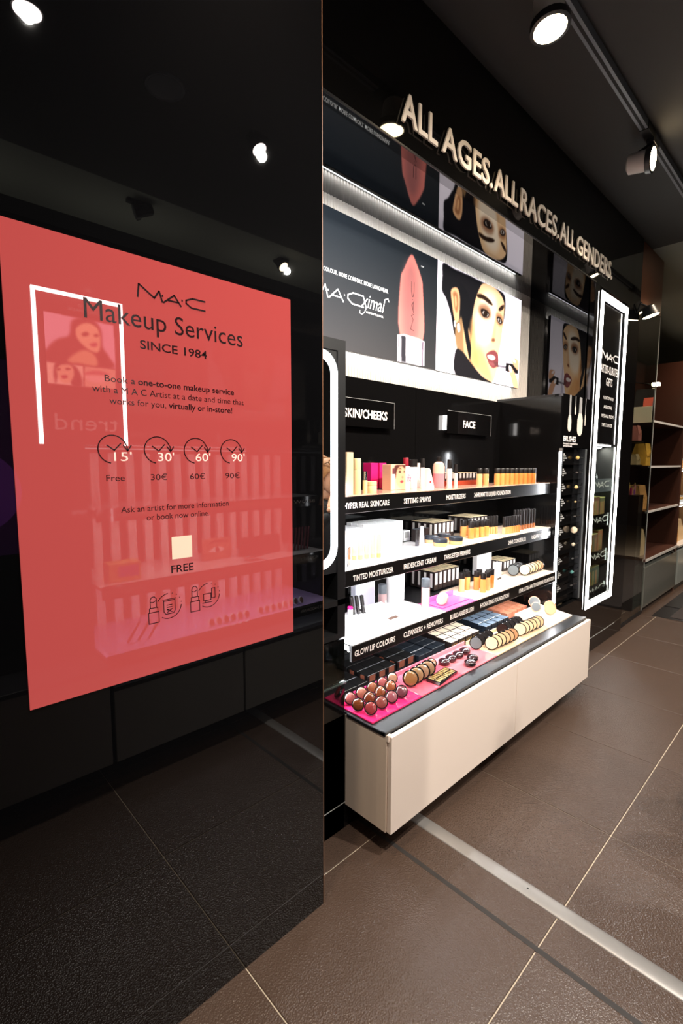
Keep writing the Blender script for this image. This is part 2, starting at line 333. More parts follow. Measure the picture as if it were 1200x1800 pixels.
BILL =  [([(2.285, 2.425), (2.387, 2.423), (2.531, 2.426), (2.686, 2.425), (2.836, 2.425), (2.942, 2.416), (2.968, 2.368), (2.961, 2.289), (2.935, 2.214), (2.902, 2.225), (2.807, 2.334), (2.613, 2.315), (2.58, 2.212), (2.599, 2.136), (2.596, 2.054), (2.577, 1.97), (2.551, 2.031), (2.497, 2.054), (2.453, 2.055), (2.402, 2.081), (2.386, 2.128), (2.363, 2.184), (2.319, 2.25), (2.279, 2.285), (2.281, 2.359)], (20, 20, 24), 0.002, 1.0, 1), ([(2.429, 2.411), (2.67, 2.421), (2.853, 2.424), (2.944, 2.398), (2.943, 2.285), (2.835, 2.179), (2.628, 2.043), (2.568, 2.05), (2.515, 2.136), (2.45, 2.279)], (22, 21, 25), 0.002, 1.0, 1), ([(2.414, 2.118), (2.49, 2.194), (2.545, 2.142), (2.612, 2.041), (2.635, 1.913), (2.524, 1.963), (2.434, 2.005)], (150, 115, 80), 0.006, 1.0, 1), ([(2.491, 2.187), (2.529, 2.163), (2.567, 2.066), (2.572, 1.97), (2.516, 1.977), (2.496, 2.085)], (225, 180, 130), 0.006, 1.0, 1), ([(2.694, 2.419), (2.801, 2.428), (2.889, 2.411), (2.95, 2.364), (2.952, 2.287), (2.94, 2.198), (2.93, 2.135), (2.918, 2.089), (2.901, 2.034), (2.893, 1.963), (2.87, 1.908), (2.841, 1.865), (2.794, 1.864), (2.709, 1.888), (2.634, 1.925), (2.582, 1.971), (2.578, 2.035), (2.588, 2.134), (2.587, 2.214), (2.613, 2.307), (2.649, 2.372)], (244, 200, 152), 0.002, 1.0, 1), ([(2.721, 2.38), (2.838, 2.382), (2.871, 2.288), (2.852, 2.182), (2.788, 2.102), (2.706, 2.072), (2.624, 2.108), (2.619, 2.204), (2.661, 2.302)], (255, 238, 215), 0.02, 0.9, 1), ([(2.675, 2.051), (2.799, 1.934), (2.829, 1.868), (2.709, 1.888), (2.618, 1.935), (2.592, 1.989)], (225, 165, 105), 0.015, 0.8, 1), ([(2.573, 2.195), (2.605, 2.169), (2.627, 2.059), (2.681, 1.952), (2.634, 1.929), (2.572, 1.986)], (215, 155, 100), 0.012, 0.8, 1), ([(2.847, 2.249), (2.874, 2.246), (2.854, 2.148), (2.842, 2.112), (2.813, 2.107), (2.826, 2.177)], (222, 170, 120), 0.008, 0.7, 1), ([(2.661, 2.29), (2.725, 2.307), (2.784, 2.291), (2.796, 2.247), (2.73, 2.222), (2.673, 2.231), (2.647, 2.258)], (150, 100, 70), 0.01, 0.85, 1), ([(2.676, 2.266), (2.698, 2.277), (2.744, 2.277), (2.775, 2.261), (2.759, 2.238), (2.713, 2.231), (2.688, 2.242)], (30, 20, 18), 0.003, 1.0, 1), ([(2.699, 2.259), (2.724, 2.268), (2.754, 2.262), (2.765, 2.25), (2.733, 2.236), (2.709, 2.243)], (222, 208, 200), 0.001, 1.0, 1), ([(2.715, 2.264), (2.744, 2.267), (2.757, 2.254), (2.743, 2.239), (2.718, 2.237), (2.707, 2.249)], (40, 28, 22), 0.001, 1.0, 1), ([(2.854, 2.28), (2.897, 2.289), (2.938, 2.275), (2.941, 2.233), (2.902, 2.217), (2.866, 2.231)], (160, 110, 75), 0.008, 0.85, 1), ([(2.868, 2.26), (2.895, 2.269), (2.924, 2.26), (2.937, 2.241), (2.909, 2.227), (2.88, 2.238)], (28, 20, 18), 0.003, 1.0, 1), ([(2.879, 2.253), (2.899, 2.259), (2.918, 2.25), (2.919, 2.237), (2.894, 2.236)], (218, 204, 196), 0.001, 1.0, 1), ([(2.889, 2.255), (2.907, 2.254), (2.911, 2.241), (2.894, 2.239)], (40, 28, 22), 0.001, 1.0, 1), ([(2.63, 2.342), (2.674, 2.355), (2.739, 2.352), (2.793, 2.337), (2.812, 2.319), (2.774, 2.318), (2.707, 2.33), (2.64, 2.328)], (48, 30, 22), 0.003, 1.0, 1), ([(2.882, 2.309), (2.912, 2.337), (2.947, 2.351), (2.945, 2.327), (2.903, 2.305)], (50, 32, 24), 0.003, 1.0, 1), ([(2.808, 2.114), (2.829, 2.128), (2.856, 2.124), (2.843, 2.11), (2.818, 2.108)], (120, 70, 50), 0.004, 1.0, 1), ([(2.753, 2.019), (2.8, 2.047), (2.842, 2.058), (2.864, 2.056), (2.893, 2.042), (2.903, 2.0), (2.887, 1.967), (2.841, 1.949), (2.797, 1.963), (2.775, 1.986)], (128, 62, 66), 0.003, 1.0, 1), ([(2.766, 2.014), (2.801, 2.025), (2.848, 2.025), (2.863, 2.011), (2.838, 1.997), (2.791, 1.999)], (235, 222, 216), 0.001, 1.0, 1), ([(2.787, 1.982), (2.839, 1.98), (2.865, 1.977), (2.84, 1.963), (2.805, 1.969)], (150, 88, 90), 0.005, 0.8, 1), ([(2.362, 2.297), (2.391, 2.325), (2.43, 2.327), (2.452, 2.287), (2.453, 2.218), (2.448, 2.163), (2.42, 2.142), (2.398, 2.168), (2.379, 2.225)], (232, 178, 130), 0.002, 1.0, 1), ([(2.381, 2.292), (2.406, 2.307), (2.432, 2.29), (2.438, 2.23), (2.422, 2.196), (2.398, 2.229), (2.391, 2.266)], (150, 95, 60), 0.004, 0.8, 1), ([(2.4, 2.275), (2.414, 2.282), (2.423, 2.242), (2.41, 2.224)], (225, 170, 120), 0.003, 1.0, 1), ([(2.449, 2.363), (2.505, 2.346), (2.555, 2.302), (2.569, 2.21), (2.546, 2.126), (2.581, 2.036), (2.573, 1.962), (2.536, 2.029), (2.501, 2.118), (2.468, 2.205), (2.458, 2.281)], (18, 18, 22), 0.002, 1.0, 1), ([(2.399, 2.149), (2.42, 2.15), (2.417, 2.118), (2.403, 2.123)], (225, 220, 210), 0.001, 1.0, 1), ([(2.431, 2.136), (2.456, 2.143), (2.461, 2.103), (2.441, 2.099)], (250, 250, 245), 0.001, 1.0, 1), ([(2.423, 1.995), (2.5, 1.994), (2.573, 1.952), (2.709, 1.887), (2.829, 1.859), (2.638, 1.858), (2.426, 1.861)], (24, 22, 26), 0.002, 1.0, 1), ([(2.843, 1.99), (2.918, 1.997), (2.916, 1.962), (2.866, 1.964)], (105, 58, 60), 0.002, 1, 0), ([(2.903, 1.998), (3.0, 2.004), (2.998, 1.955), (2.906, 1.956)], (235, 232, 240), 0.001, 1, 0), ([(2.904, 1.978), (3.001, 1.982), (2.997, 1.968), (2.905, 1.965)], (120, 115, 125), 0.001, 1, 0), ([(3.0, 2.004), (3.164, 2.013), (3.169, 1.953), (2.998, 1.952)], (20, 18, 22), 0.001, 1, 0), ([(3.073, 2.046), (3.161, 2.043), (3.174, 1.982), (3.136, 1.986), (3.095, 2.008)], (216, 162, 126), 0.002, 1.0, 1), ([(3.075, 2.045), (3.106, 2.044), (3.133, 2.023), (3.1, 2.023)], (250, 235, 235), 0.001, 1.0, 1), ([(3.044, 1.994), (3.087, 1.98), (3.15, 1.932), (3.18, 1.861), (3.116, 1.859), (3.077, 1.914), (3.042, 1.965)], (222, 168, 132), 0.002, 1.0, 1), ([(3.04, 1.993), (3.072, 1.985), (3.082, 1.956), (3.05, 1.961)], (250, 240, 240), 0.001, 1.0, 1), ([(2.906, 1.956), (2.927, 1.959), (2.926, 1.87), (2.905, 1.868)], (180, 170, 195), 0.003, 0.7, 1), ([(2.926, 2.09), (2.94, 2.093), (2.952, 1.864), (2.934, 1.862)], (150, 140, 160), 0.003, 0.5, 1)]
LIPS =  [([(2.013, 2.393), (2.058, 2.357), (2.098, 2.298), (2.111, 2.246), (2.117, 1.991), (1.933, 1.994), (1.93, 2.243), (1.957, 2.31)], (226, 128, 118), 0.002, 1.0, 1), ([(1.979, 2.336), (2.024, 2.355), (2.06, 2.296), (2.075, 2.195), (2.068, 1.993), (1.965, 1.993), (1.953, 2.236)], (150, 95, 95), 0.02, 0.75, 1), ([(1.912, 1.989), (1.964, 2.0), (2.08, 1.999), (2.135, 1.992), (2.135, 1.867), (1.914, 1.863)], (235, 232, 238), 0.001, 1, 0), ([(1.942, 1.992), (1.978, 1.994), (1.981, 1.865), (1.945, 1.864)], (50, 48, 54), 0.002, 1, 0), ([(2.114, 1.99), (2.124, 1.99), (2.125, 1.867), (2.116, 1.866)], (90, 70, 90), 0.001, 1, 0), ([(1.92, 1.988), (1.929, 1.99), (1.932, 1.864), (1.923, 1.864)], (130, 120, 130), 0.001, 1, 0)]
OPP =  [([(0.53, 1.956), (0.797, 1.95), (0.798, 1.768), (0.532, 1.761)], (215, 150, 165), 0.001, 1, 0), ([(0.633, 1.935), (0.672, 1.957), (0.721, 1.952), (0.745, 1.914), (0.747, 1.851), (0.771, 1.813), (0.779, 1.766), (0.532, 1.761), (0.54, 1.814), (0.578, 1.855), (0.621, 1.877)], (70, 30, 28), 0.006, 1.0, 1), ([(0.651, 1.918), (0.691, 1.941), (0.73, 1.927), (0.741, 1.882), (0.736, 1.839), (0.723, 1.824), (0.691, 1.832), (0.658, 1.858), (0.645, 1.886)], (225, 160, 125), 0.004, 1.0, 1), ([(0.606, 1.774), (0.666, 1.828), (0.715, 1.815), (0.723, 1.769), (0.663, 1.769)], (205, 140, 105), 0.006, 1.0, 1), ([(0.669, 1.893), (0.689, 1.902), (0.694, 1.892), (0.674, 1.884)], (50, 25, 22), 0.003, 1.0, 1), ([(0.716, 1.896), (0.731, 1.901), (0.732, 1.892), (0.718, 1.889)], (50, 25, 22), 0.003, 1.0, 1), ([(0.699, 1.857), (0.722, 1.866), (0.729, 1.857), (0.716, 1.847), (0.701, 1.848)], (150, 70, 75), 0.003, 1.0, 1), ([(0.532, 1.76), (0.668, 1.763), (0.665, 1.678), (0.533, 1.679)], (230, 170, 150), 0.001, 1, 0), ([(0.564, 1.759), (0.624, 1.763), (0.652, 1.734), (0.659, 1.68), (0.62, 1.681), (0.614, 1.734), (0.587, 1.756), (0.571, 1.713), (0.56, 1.679)], (50, 22, 25), 0.004, 1.0, 1), ([(0.567, 1.738), (0.591, 1.759), (0.624, 1.758), (0.632, 1.721), (0.611, 1.688), (0.583, 1.69), (0.57, 1.713)], (215, 150, 120), 0.004, 1.0, 1), ([(0.57, 1.738), (0.581, 1.742), (0.582, 1.736), (0.571, 1.733)], (45, 22, 20), 0.002, 1.0, 1), ([(0.602, 1.745), (0.617, 1.747), (0.616, 1.74), (0.603, 1.739)], (45, 22, 20), 0.002, 1.0, 1), ([(0.584, 1.713), (0.603, 1.717), (0.605, 1.707), (0.589, 1.703)], (120, 40, 50), 0.002, 1.0, 1), ([(0.672, 1.762), (0.798, 1.765), (0.794, 1.681), (0.669, 1.678)], (205, 140, 120), 0.001, 1, 0), ([(0.674, 1.736), (0.712, 1.749), (0.758, 1.747), (0.768, 1.737), (0.711, 1.73), (0.673, 1.726)], (170, 85, 85), 0.004, 1.0, 1), ([(0.673, 1.723), (0.721, 1.729), (0.764, 1.726), (0.74, 1.702), (0.69, 1.704)], (225, 150, 145), 0.005, 1.0, 1)]

# ================================================================ SETTING
YF, YB, YU = 1.22, 1.606, 1.65          # facade plane, lower bay back, upper bay back
XL, XR = 1.19, 2.965                    # display bay
# floor: grout bed with single tiles
fl = struct('floor', MB().box(-1.6, 12, -3.2, 3.2, -.03, -.003), 'grout', 'brown leather-grained floor tiles with pale grout lines', 'floor')
gx = [-1.152, -.552, .04, .638, 1.258, 1.868, 2.474, 3.082, 3.685, 4.29, 4.895, 5.5, 6.105, 6.71, 7.315, 7.92]
gy = [-1.885, -1.285, -.685, -.085, .515, 1.115, 1.7]
tm = {}
for i in range(len(gx) - 1):
    for j in range(len(gy) - 1):
        w, d = gx[i + 1] - gx[i], gy[j + 1] - gy[j]; k = (round(w, 3), round(d, 3))
        if k not in tm: tm[k] = MB().bbox(.0018, w - .0018, .0018, d - .0018, -.012, 0, .0012).mesh('tile', [M['tile']])
        o = obj('tile', tm[k], None, fl); o.location = (gx[i], gy[j], 0)
obj('movement_joint', MB().box(1.250, 1.266, -1.9, YF, -.01, .0006), 'darkjoint', fl)
# rounded threshold strip
mb = MB(); pr = [(0, 0)] + [(.028 - .028 * math.cos(a), .007 * math.sin(a)) for a in [math.pi * k / 10 for k in range(1, 10)]] + [(.056, 0)]
mb.prism([(1.395 + x, z) for x, z in pr], -1.5, 1.215)
th = struct('trim_1', mb, 'alu', 'rounded brushed metal threshold strip lying across the floor', 'trim', smooth=True)
for y in (.62, .20, -.3): obj('screw', MB().lathe([(.0035, .0062), (.003, .0076)], 8, mx=Matrix.Translation((1.423, y, 0))), 'blackmatt', th)
# ceiling
struct('ceiling', MB().box(-1.6, 4.6, -1.15, 3.2, 3.05, 3.1), 'ceiling', 'dark matt painted ceiling above the aisle', 'ceiling')
struct('ceiling', MB().box(4.6, 12, -1.15, 3.2, 3.05, 3.1), 'ceilgrey', 'ceiling farther down the shop, grey lightened to stand for light', 'ceiling')  # lighter colour stands in for light on the far ceiling
struct('ceiling', MB().box(-1.6, 12, -3.2, -1.15, 3.05, 3.1), 'ceilgrey', 'paler grey ceiling area behind the opposite display', 'ceiling')
# fascia with lettering plane
fa = struct('wall_front', MB().box(.75, 4.17, YF, YF + .04, 2.505, 3.05), 'fascia', 'glossy black fascia above the make-up display', 'wall')
obj('edge_strip', MB().box(.93, 3.41, YF - .004, YF, 2.505, 2.512), 'black', fa)
obj('facade_panel', MB().box(.75, 4.17, YF, YF + .03, 0, .445), 'blackgloss', fa)
obj('kick_joint', MB().box(.93, 4.17, YF - .001, YF, .1, .103), 'printgrey', fa)
# upper bay: fluted back wall, glossy soffit and side walls
struct('ceiling_bay', MB().box(.75, 3.42, YF + .04, YU + .06, 2.51, 2.53), 'soffit', 'mirror-black soffit inside the display recess', 'ceiling')
ub = struct('wall_back', MB().box(.75, 3.42, YU, YU + .05, 1.70, 2.51), 'flute', 'fluted off-white wall behind the lit billboard', 'wall')
mb = MB(); n = int(2.66 / .0185)
for k in range(n):
    x = .752 + k * .0185
    mb.prism([(x, 1.75), (x, 1.75)], YU, YU) if False else None
    vs = [(x + .0015, YU, 1.75), (x + .004, YU - .005, 1.75), (x + .0135, YU - .005, 1.75), (x + .016, YU, 1.75)]
    vs += [(a, b, 2.51) for a, b, _ in vs]
    mb.add(vs, [(0, 1, 5, 4), (1, 2, 6, 5), (2, 3, 7, 6), (0, 3, 2, 1), (4, 5, 6, 7)])
tag(obj('ridge', mb, 'flute', ub), kind='stuff')
struct('wall_side', MB().box(3.41, 3.44, YF + .04, YU + .06, 1.78, 2.51), 'blackglass', 'glossy black side wall at the right of the billboard', 'wall')
struct('wall_left_bay', MB().box(.72, .75, YF, YU + .06, 0, 2.51), 'blackgloss', 'glossy black side wall at the hidden left end of the recess', 'wall')
# lower bay back and sides
lb = struct('wall_back_lower', MB().box(XL, XR + .02, YB + .012, YU, .45, 1.745), 'black', 'black backing wall of the shelf bay', 'wall')
for a, b_ in ((XL, 2.076), (2.079, XR)): obj('back_panel', MB().box(a, b_, YB, YB + .014, .452, 1.75), 'blackback', lb)
struct('wall_side_lower', MB().box(XR, XR + .022, YF - .0, YB + .04, .452, 1.755), 'blackback', 'glossy black right cheek of the shelf bay', 'wall')
struct('wall_behind', MB().box(.7, 4.3, 1.72, 1.78, 0, 3.05), 'blackmatt', 'black rear wall of the display recess', 'wall')
# black glass partition at the left with kick line and edge
pl = struct('wall_left', MB().box(-1.5, .919, 1.036, 1.075, .103, 3.05), 'blackglass', 'mirror-black glass partition carrying the coral poster', 'wall')
obj('kick_panel', MB().box(-1.5, .919, 1.037, 1.075, 0, .0995), 'blackglass', pl)
obj('kick_joint', MB().box(-1.5, .919, 1.0375, 1.07, .0995, .103), 'printgrey', pl)
obj('glass_edge', MB().box(.919, .9215, 1.036, 1.044, 0, 3.05), mat('edge_bronze', (120, 84, 60), .3), pl)
obj('return_panel', MB().box(.900, .919, 1.075, YF, 0, 3.05), 'blackgloss', pl)

# ================================================================ CORAL POSTER
YP = 1.036
po = empty('poster_screen', 'large coral red make-up services poster on the black glass partition', 'poster', (.494, YP, .9))
def P(o): o.parent = po; o.location = (o.location.x - .494, o.location.y - YP, o.location.z - .9); return o
def pmb(name, mb, mt): return P(obj(name, mb, mt))
pmb('panel', MB().box(.183, .806, YP - .004, YP - .0004, .9, 1.779), 'screenred')
YT = YP - .0046
def ptext(s, x0, x1, z, h, mt='ink', bold=.0, name='lettering'): P(text(name, s, x0, YT, z, width=x1 - x0, height=h, mt=mt, bold=bold, res=3))
lg = logo_mb(.150, .026, .0036, 0, .0004); lg.v = [(x + .414, y + YT - .0004, z + 1.698) for x, y, z in lg.v]; pmb('logo', lg, 'ink')
ptext('Makeup Services', .311, .661, 1.637, .040)
ptext('SINCE 1984', .415, .566, 1.596, .018, bold=.012)
ptext('Book a ', .343, .402, 1.522, .0135); ptext('one-to-one makeup service', .408, .634, 1.522, .0135, bold=.018)
ptext('with a M A C Artist at a date and time that', .319, .661, 1.5005, .0135)
ptext('works for you,', .350, .466, 1.479, .0135); ptext('virtually or in-store!', .472, .628, 1.479, .0135, bold=.018)
ptext('Free', .337, .373, 1.325, .0135); ptext('30\u20ac', .427, .463, 1.325, .0135); ptext('60\u20ac', .516, .553, 1.325, .0135); ptext('90\u20ac', .606, .645, 1.325, .0135)
for s, a, b_ in (("15'", .354, .389), ("30'", .444, .480), ("60'", .531, .568), ("90'", .624, .660)): ptext(s, a, b_, 1.3655, .019, mt='inkwhite')
ptext('Ask an artist for more information', .363, .613, 1.2595, .0135); ptext('or book now online.', .415, .561, 1.2395, .0135)
ptext('FREE', .465, .518, 1.1175, .0175, bold=.012)
pmb('blank_card', MB().box(.468, .5155, YT - .0003, YT + .0002, 1.148, 1.198), 'paper')
for cx in (.352, .4435, .532, .623):
    c = MB(); r = .028
    arc = [(cx + r * math.cos(a), 1.389 + r * math.sin(a)) for a in [math.radians(20 + 8 * k) for k in range(31)]]
    stroke(arc, .0022, c, YT - .0003, YT + .0001)
    stroke([(cx + r * 1.0, 1.398), (cx + r * 1.04, 1.388)], .0022, c, YT - .0003, YT + .0001)
    stroke([(cx + r * .76, 1.397), (cx + r * 1.04, 1.386), (cx + r * 1.3, 1.397)], .0024, c, YT - .0003, YT + .0001)
    stroke([(cx - .011, 1.397), (cx + .003, 1.387), (cx + .016, 1.401)], .0024, c, YT - .0003, YT + .0001)
    pmb('clock_icon', c, 'ink')
for x0, kind in ((.411, 0), (.508, 1)):
    c = MB(); t = .0016; y0, y1 = YT - .0003, YT + .0001; z0 = 1.013 + .006 * kind
    S_ = lambda p: stroke([(x0 + a, z0 + b_) for a, b_ in p], t, c, y0, y1)
    S_([(0, 0), (.0225, 0), (.0225, .024), (0, .024), (0, 0)]); S_([(.002, .024), (.0205, .024), (.0205, .034), (.002, .034), (.002, .024)])
    S_([(.004, .034), (.004, .052), (.007, .058), (.013, .059), (.0175, .054), (.0178, .034)]); S_([(.004, .048), (.010, .046), (.0178, .050)])
    cx, cz, r = .046, .032, .0285
    S_([(cx + r * math.cos(a), cz + r * math.sin(a)) for a in [math.radians(-125 + 8 * k) for k in range(16)]])
    S_([(cx + r * math.cos(a), cz + r * math.sin(a)) for a in [math.radians(95 + 8 * k) for k in range(8)]])
    for k in range(4): a = math.radians(75 - 22 * k); S_([(cx + r * math.cos(a), cz + r * math.sin(a)), (cx + r * math.cos(a) + .0012, cz + r * math.sin(a))])
    if kind == 0:
        S_([(.034, .02), (.034, .044), (.060, .044), (.060, .02), (.056, .014), (.038, .014), (.034, .02)]); S_([(.032, .047), (.062, .047)])
        for q in range(3): S_([(.041, .024 + .005 * q), (.053, .024 + .005 * q)])
        S_([(.041, .017), (.053, .024)]); S_([(.053, .017), (.041, .024)])
    else:
        S_([(.033, .02), (.033, .036), (.052, .036), (.052, .02), (.033, .02)]); S_([(.054, .024), (.054, .047), (.063, .047), (.063, .024), (.054, .024)])
        S_([(.030, .015), (.055, .015)]); S_([(.038, .02), (.038, .015)])
    pmb('lipstick_icon', c, 'ink')

# ================================================================ FASCIA LETTERING
fs = empty('fascia_sign', 'cream raised capital letters reading across the black fascia', 'sign', (1.43, YF, 2.58))
zb = 2.583
for word, x0, x1 in (('ALL', 1.452, 1.668), ('AGES.', 1.700, 2.088), ('ALL', 2.105, 2.325), ('RACES.', 2.355, 2.795), ('ALL', 2.815, 3.020), ('GENDERS.', 3.050, 3.655)):
    full = text_mesh(word, width=x1 - x0, height=.1)
    # advance of every letter measured from growing prefixes
    sc = None; pos = 0
    wid = []
    for k in range(1, len(word) + 1):
        m_ = text_mesh(word[:k], height=.73); co = [v.co.x for v in m_.vertices]; wid.append(max(co)); bpy.data.meshes.remove(m_)
    s = (x1 - x0) / wid[-1]
    for k, ch in enumerate(word):
        m_ = text_mesh(ch, height=.105, mt='letter', bold=.016, ext=.007, res=3)
        cw = max(v.co.x for v in m_.vertices); w1 = text_mesh(ch, height=.73); w0 = max(v.co.x for v in w1.vertices)
        for v in m_.vertices: v.co.x *= (w0 * s * 1.04) / cw
        o = bpy.data.objects.new('letter', m_); COL.objects.link(o); o.parent = fs
        o.rotation_euler = (math.pi / 2, 0, 0); o.location = (x0 + wid[k] * s - w0 * s - 1.43, -.0075, zb - 2.58)
    bpy.data.meshes.remove(full)

# ================================================================ BILLBOARD
bb = empty('billboard', 'wide backlit billboard with lipstick and dark-haired woman on the fluted wall', 'billboard', (2.08, 1.62, 1.86))
def B(o): o.parent = bb; o.location = (o.location.x - 2.08, o.location.y - 1.62, o.location.z - 1.86); return o
BX0, BX1, BZ0, BZ1 = .98, 3.18, 1.860, 2.430
B(obj('frame', MB().bbox(BX0, BX1, 1.6015, 1.622, BZ0, BZ1, .002), 'black'))
for x in (1.3, 2.08, 2.9): B(obj('bracket', MB().box(x - .02, x + .02, 1.622, YU - .005, 2.1, 2.2), 'black'))
def bg(X, Z):
    t = np.clip((X - BX0) / 1.2, 0, 1)[..., None]; u = np.clip((Z - BZ0) / .57, 0, 1)[..., None]
    c = np.array((92, 90, 92.)) * (1 - u) + np.array((52, 62, 72.)) * u
    c = c * (1 - .45 * t)
    w = np.array((250, 242, 255.)); return np.where((X > 2.236)[..., None], w, c)
M['billface'] = mat('billboard_face', (20, 20, 20), .6, spec=.15, emit=1.0, attr='col')
img = paint(BX0, BX1, BZ0, BZ1, .0042, LIPS + BILL, bg)
B(picture('picture', BX0, BX1, BZ0, BZ1, 1.6, img, M['billface']))
M['billwhite'] = mat('billboard_white', (255, 255, 255), .3, emit=1.2)
M['billink'] = mat('billboard_ink', (96, 60, 60), .3, emit=.6)
B(text('lettering', 'MORE COLOUR. MORE COMFORT. MORE LONGWEAR.', 1.368, 1.5992, 2.166, width=.472, height=.0185, mt='billwhite', bold=.02))
lg = logo_mb(.335, .062, .006, 0, .0004); lg.v = [(x + 1.335, y + 1.599, z + 2.062) for x, y, z in lg.v]; B(obj('logo', lg, 'billwhite'))
B(text('lettering', 'ximal', 1.655, 1.5992, 2.070, width=.165, height=.066, mt='billwhite', italic=.35))
c = MB(); stroke([(1.690, 2.072), (1.678, 2.048), (1.660, 2.034), (1.645, 2.038), (1.647, 2.050)], .0035, c, 1.599, 1.5995); stroke([(1.812, 2.130), (1.838, 2.142), (1.846, 2.128)], .004, c, 1.599, 1.5995)
B(obj('flourish', c, 'billwhite'))
B(text('lettering', 'SILKY MATTE LIPSTICK', 1.688, 1.5992, 2.046, width=.118, height=.009, mt='billwhite', bold=.02))
lg = logo_mb(.235, .026, .0035, 0, .0004); lg.v = [(2.040 - z, y + 1.599, 2.03 + x) for x, y, z in lg.v]; B(obj('engraved_logo', lg, 'billink'))
B(text('lettering', 'NEW', 2.092, 1.5992, 2.355, width=.024, height=.008, mt='billwhite'))
for z in (1.95, 2.34): B(obj('led_strip', MB().box(1.0, 3.16, 1.622, 1.630, z - .004, z + .004), 'ledstrip'))

# ================================================================ LEFT VANITY COLUMN
vc = empty('vanity_column', 'black vanity column with light-ringed mirror left of the shelves', 'cabinet', (.97, YF, 0))
def V(o): o.parent = vc; o.location = (o.location.x - .97, o.location.y - YF, o.location.z); return o
mb = MB().box(.752, 1.188, YF, YU, .738, .757).box(.752, 1.188, YF, YU, .860, .881).box(.752, 1.188, YF + .004, YU, .979, 1.772)
mb.box(1.151, 1.188, YF, YU, .757, .979).box(.752, .80, YF, YU, .757, .979).box(.80, 1.151, YF + .16, YU, .757, .979)
mb.box(.752, 1.188, YF + .031, YU, .0, .735)
mb.box(.752, .80, YF, YF + .004, .979, 1.772).box(1.151, 1.188, YF, YF + .004, .979, 1.772).box(.80, 1.151, YF, YF + .004, 1.735, 1.772)
V(obj('carcass', mb, 'black')); V(obj('drawer_front', MB().box(.752, 1.186, YF, YF + .03, .577, .733), 'blackgloss'))
V(obj('ledge', MB().bbox(.80, 1.186, YF - .012, YF + .0, .568, .576, .002), 'capgrey'))
V(obj('lower_panel', MB().box(.752, 1.186, YF, YF + .03, .0, .567), 'blackgloss'))
def rrect(x0, x1, z0, z1, r, n=8):
    p = []
    for cx, cz, a0 in ((x1 - r, z1 - r, 0), (x0 + r, z1 - r, 90), (x0 + r, z0 + r, 180), (x1 - r, z0 + r, 270)):
        p += [(cx + r * math.cos(math.radians(a0 + 90 * k / n)), cz + r * math.sin(math.radians(a0 + 90 * k / n))) for k in range(n + 1)]
    return p
a, b_ = rrect(.793, 1.147, 1.0, 1.73, .075), rrect(.820, 1.120, 1.027, 1.703, .05)
n = len(a); vs = [(x, YF - .004, z) for x, z in a + b_] + [(x, YF + .004, z) for x, z in a + b_]
fsx = []
for i in range(n):
    j = (i + 1) % n; fsx += [(i, n + i, n + j, j), (i, j, 2 * n + j, 2 * n + i), (n + i, 3 * n + i, 3 * n + j, n + j)]
V(obj('light_ring', MB().add(vs, fsx), 'ledmirror'))
V(obj('mirror', MB().prism(b_, YF - .001, YF + .004), 'mirror'))
# acrylic holder in front of the column
h = empty('acrylic_holder', 'small clear acrylic leaflet holder beneath the vanity cubbies', 'holder', (1.1, YF - .012, .578))
obj('shell', MB().box(-.055, .055, -.012, -.010, 0, .12).box(-.055, -.053, -.010, .006, 0, .145).box(.053, .055, -.010, .006, 0, .145).box(-.055, .055, .004, .006, 0, .145), 'glass', h)
obj('base', MB().box(-.055, .055, -.012, .006, -.002, 0), 'glass', h)

# ================================================================ SHELVES
def shelf(i, yl, zt, zbot, deck, texts, label):
    s = empty('display_shelf', label, 'shelf', ((XL + XR) / 2, yl, zbot), 'black shelves of the make-up bay')
    xm = (XL + XR) / 2
    def q(o): o.parent = s; o.location = (o.location.x - xm, o.location.y - yl, o.location.z - zbot); return o
    q(obj('board', MB().box(1.2115 if i < 2 else 1.209, XR, yl + .012, YB, zt - .022, zt - .002), 'black'))
    lip = q(obj('lip', MB().bbox(1.2115 if i < 2 else 1.2085, XR, yl, yl + .012, zbot, zt, .0015), 'lipmat'))
    for x0, x1, y1, m in deck: q(obj('liner', MB().bbox(x0, x1, yl + .0, y1, zt + .0004, zt + .0044, .001), m))
    for t, x0, x1 in texts: sub_(lip, text('lettering', t, x0, yl - .0006, (zbot + zt) / 2 - .012, width=x1 - x0, height=.0225, mt='print', bold=.02), (0, 0, 0))
    q(obj('led_bar', MB().box(XL + .02, XR - .02, yl + .016, yl + .024, zt - .0255, zt - .0225), 'ledstrip'))
    return s
lp = cm('liner_peach', (238, 186, 160), .2, coat=.5); lw = cm('liner_white', (246, 240, 242), .15, coat=.5); lpk = cm('liner_pink', (236, 120, 184), .15, coat=.5); lbe = cm('liner_beige', (244, 216, 190), .2, coat=.5)
shelf(0, 1.262, 1.238, 1.176, [(1.212, 2.955, 1.47, lp)],
      [('HYPER REAL SKINCARE', 1.222, 1.472), ('SETTING SPRAYS', 1.563, 1.748), ('MOISTURIZERS', 1.865, 2.024), ('24HR MATTE LIQUID FOUNDATION', 2.100, 2.466)],
      'top black shelf labelled from skincare to liquid foundation')
shelf(1, 1.245, .968, .908, [(1.212, 1.93, 1.50, lw), (1.932, 2.955, 1.50, lbe)],
      [('TINTED MOISTURIZER', 1.252, 1.482), ('IRIDESCENT CREAM', 1.548, 1.772), ('TARGETED PRIMERS', 1.833, 2.051), ('24HR CONCEALER', 2.427, 2.632), ('RADIANT CONCEALER', 2.702, 2.954)],
      'middle black shelf labelled from tinted moisturizer to radiant concealer')
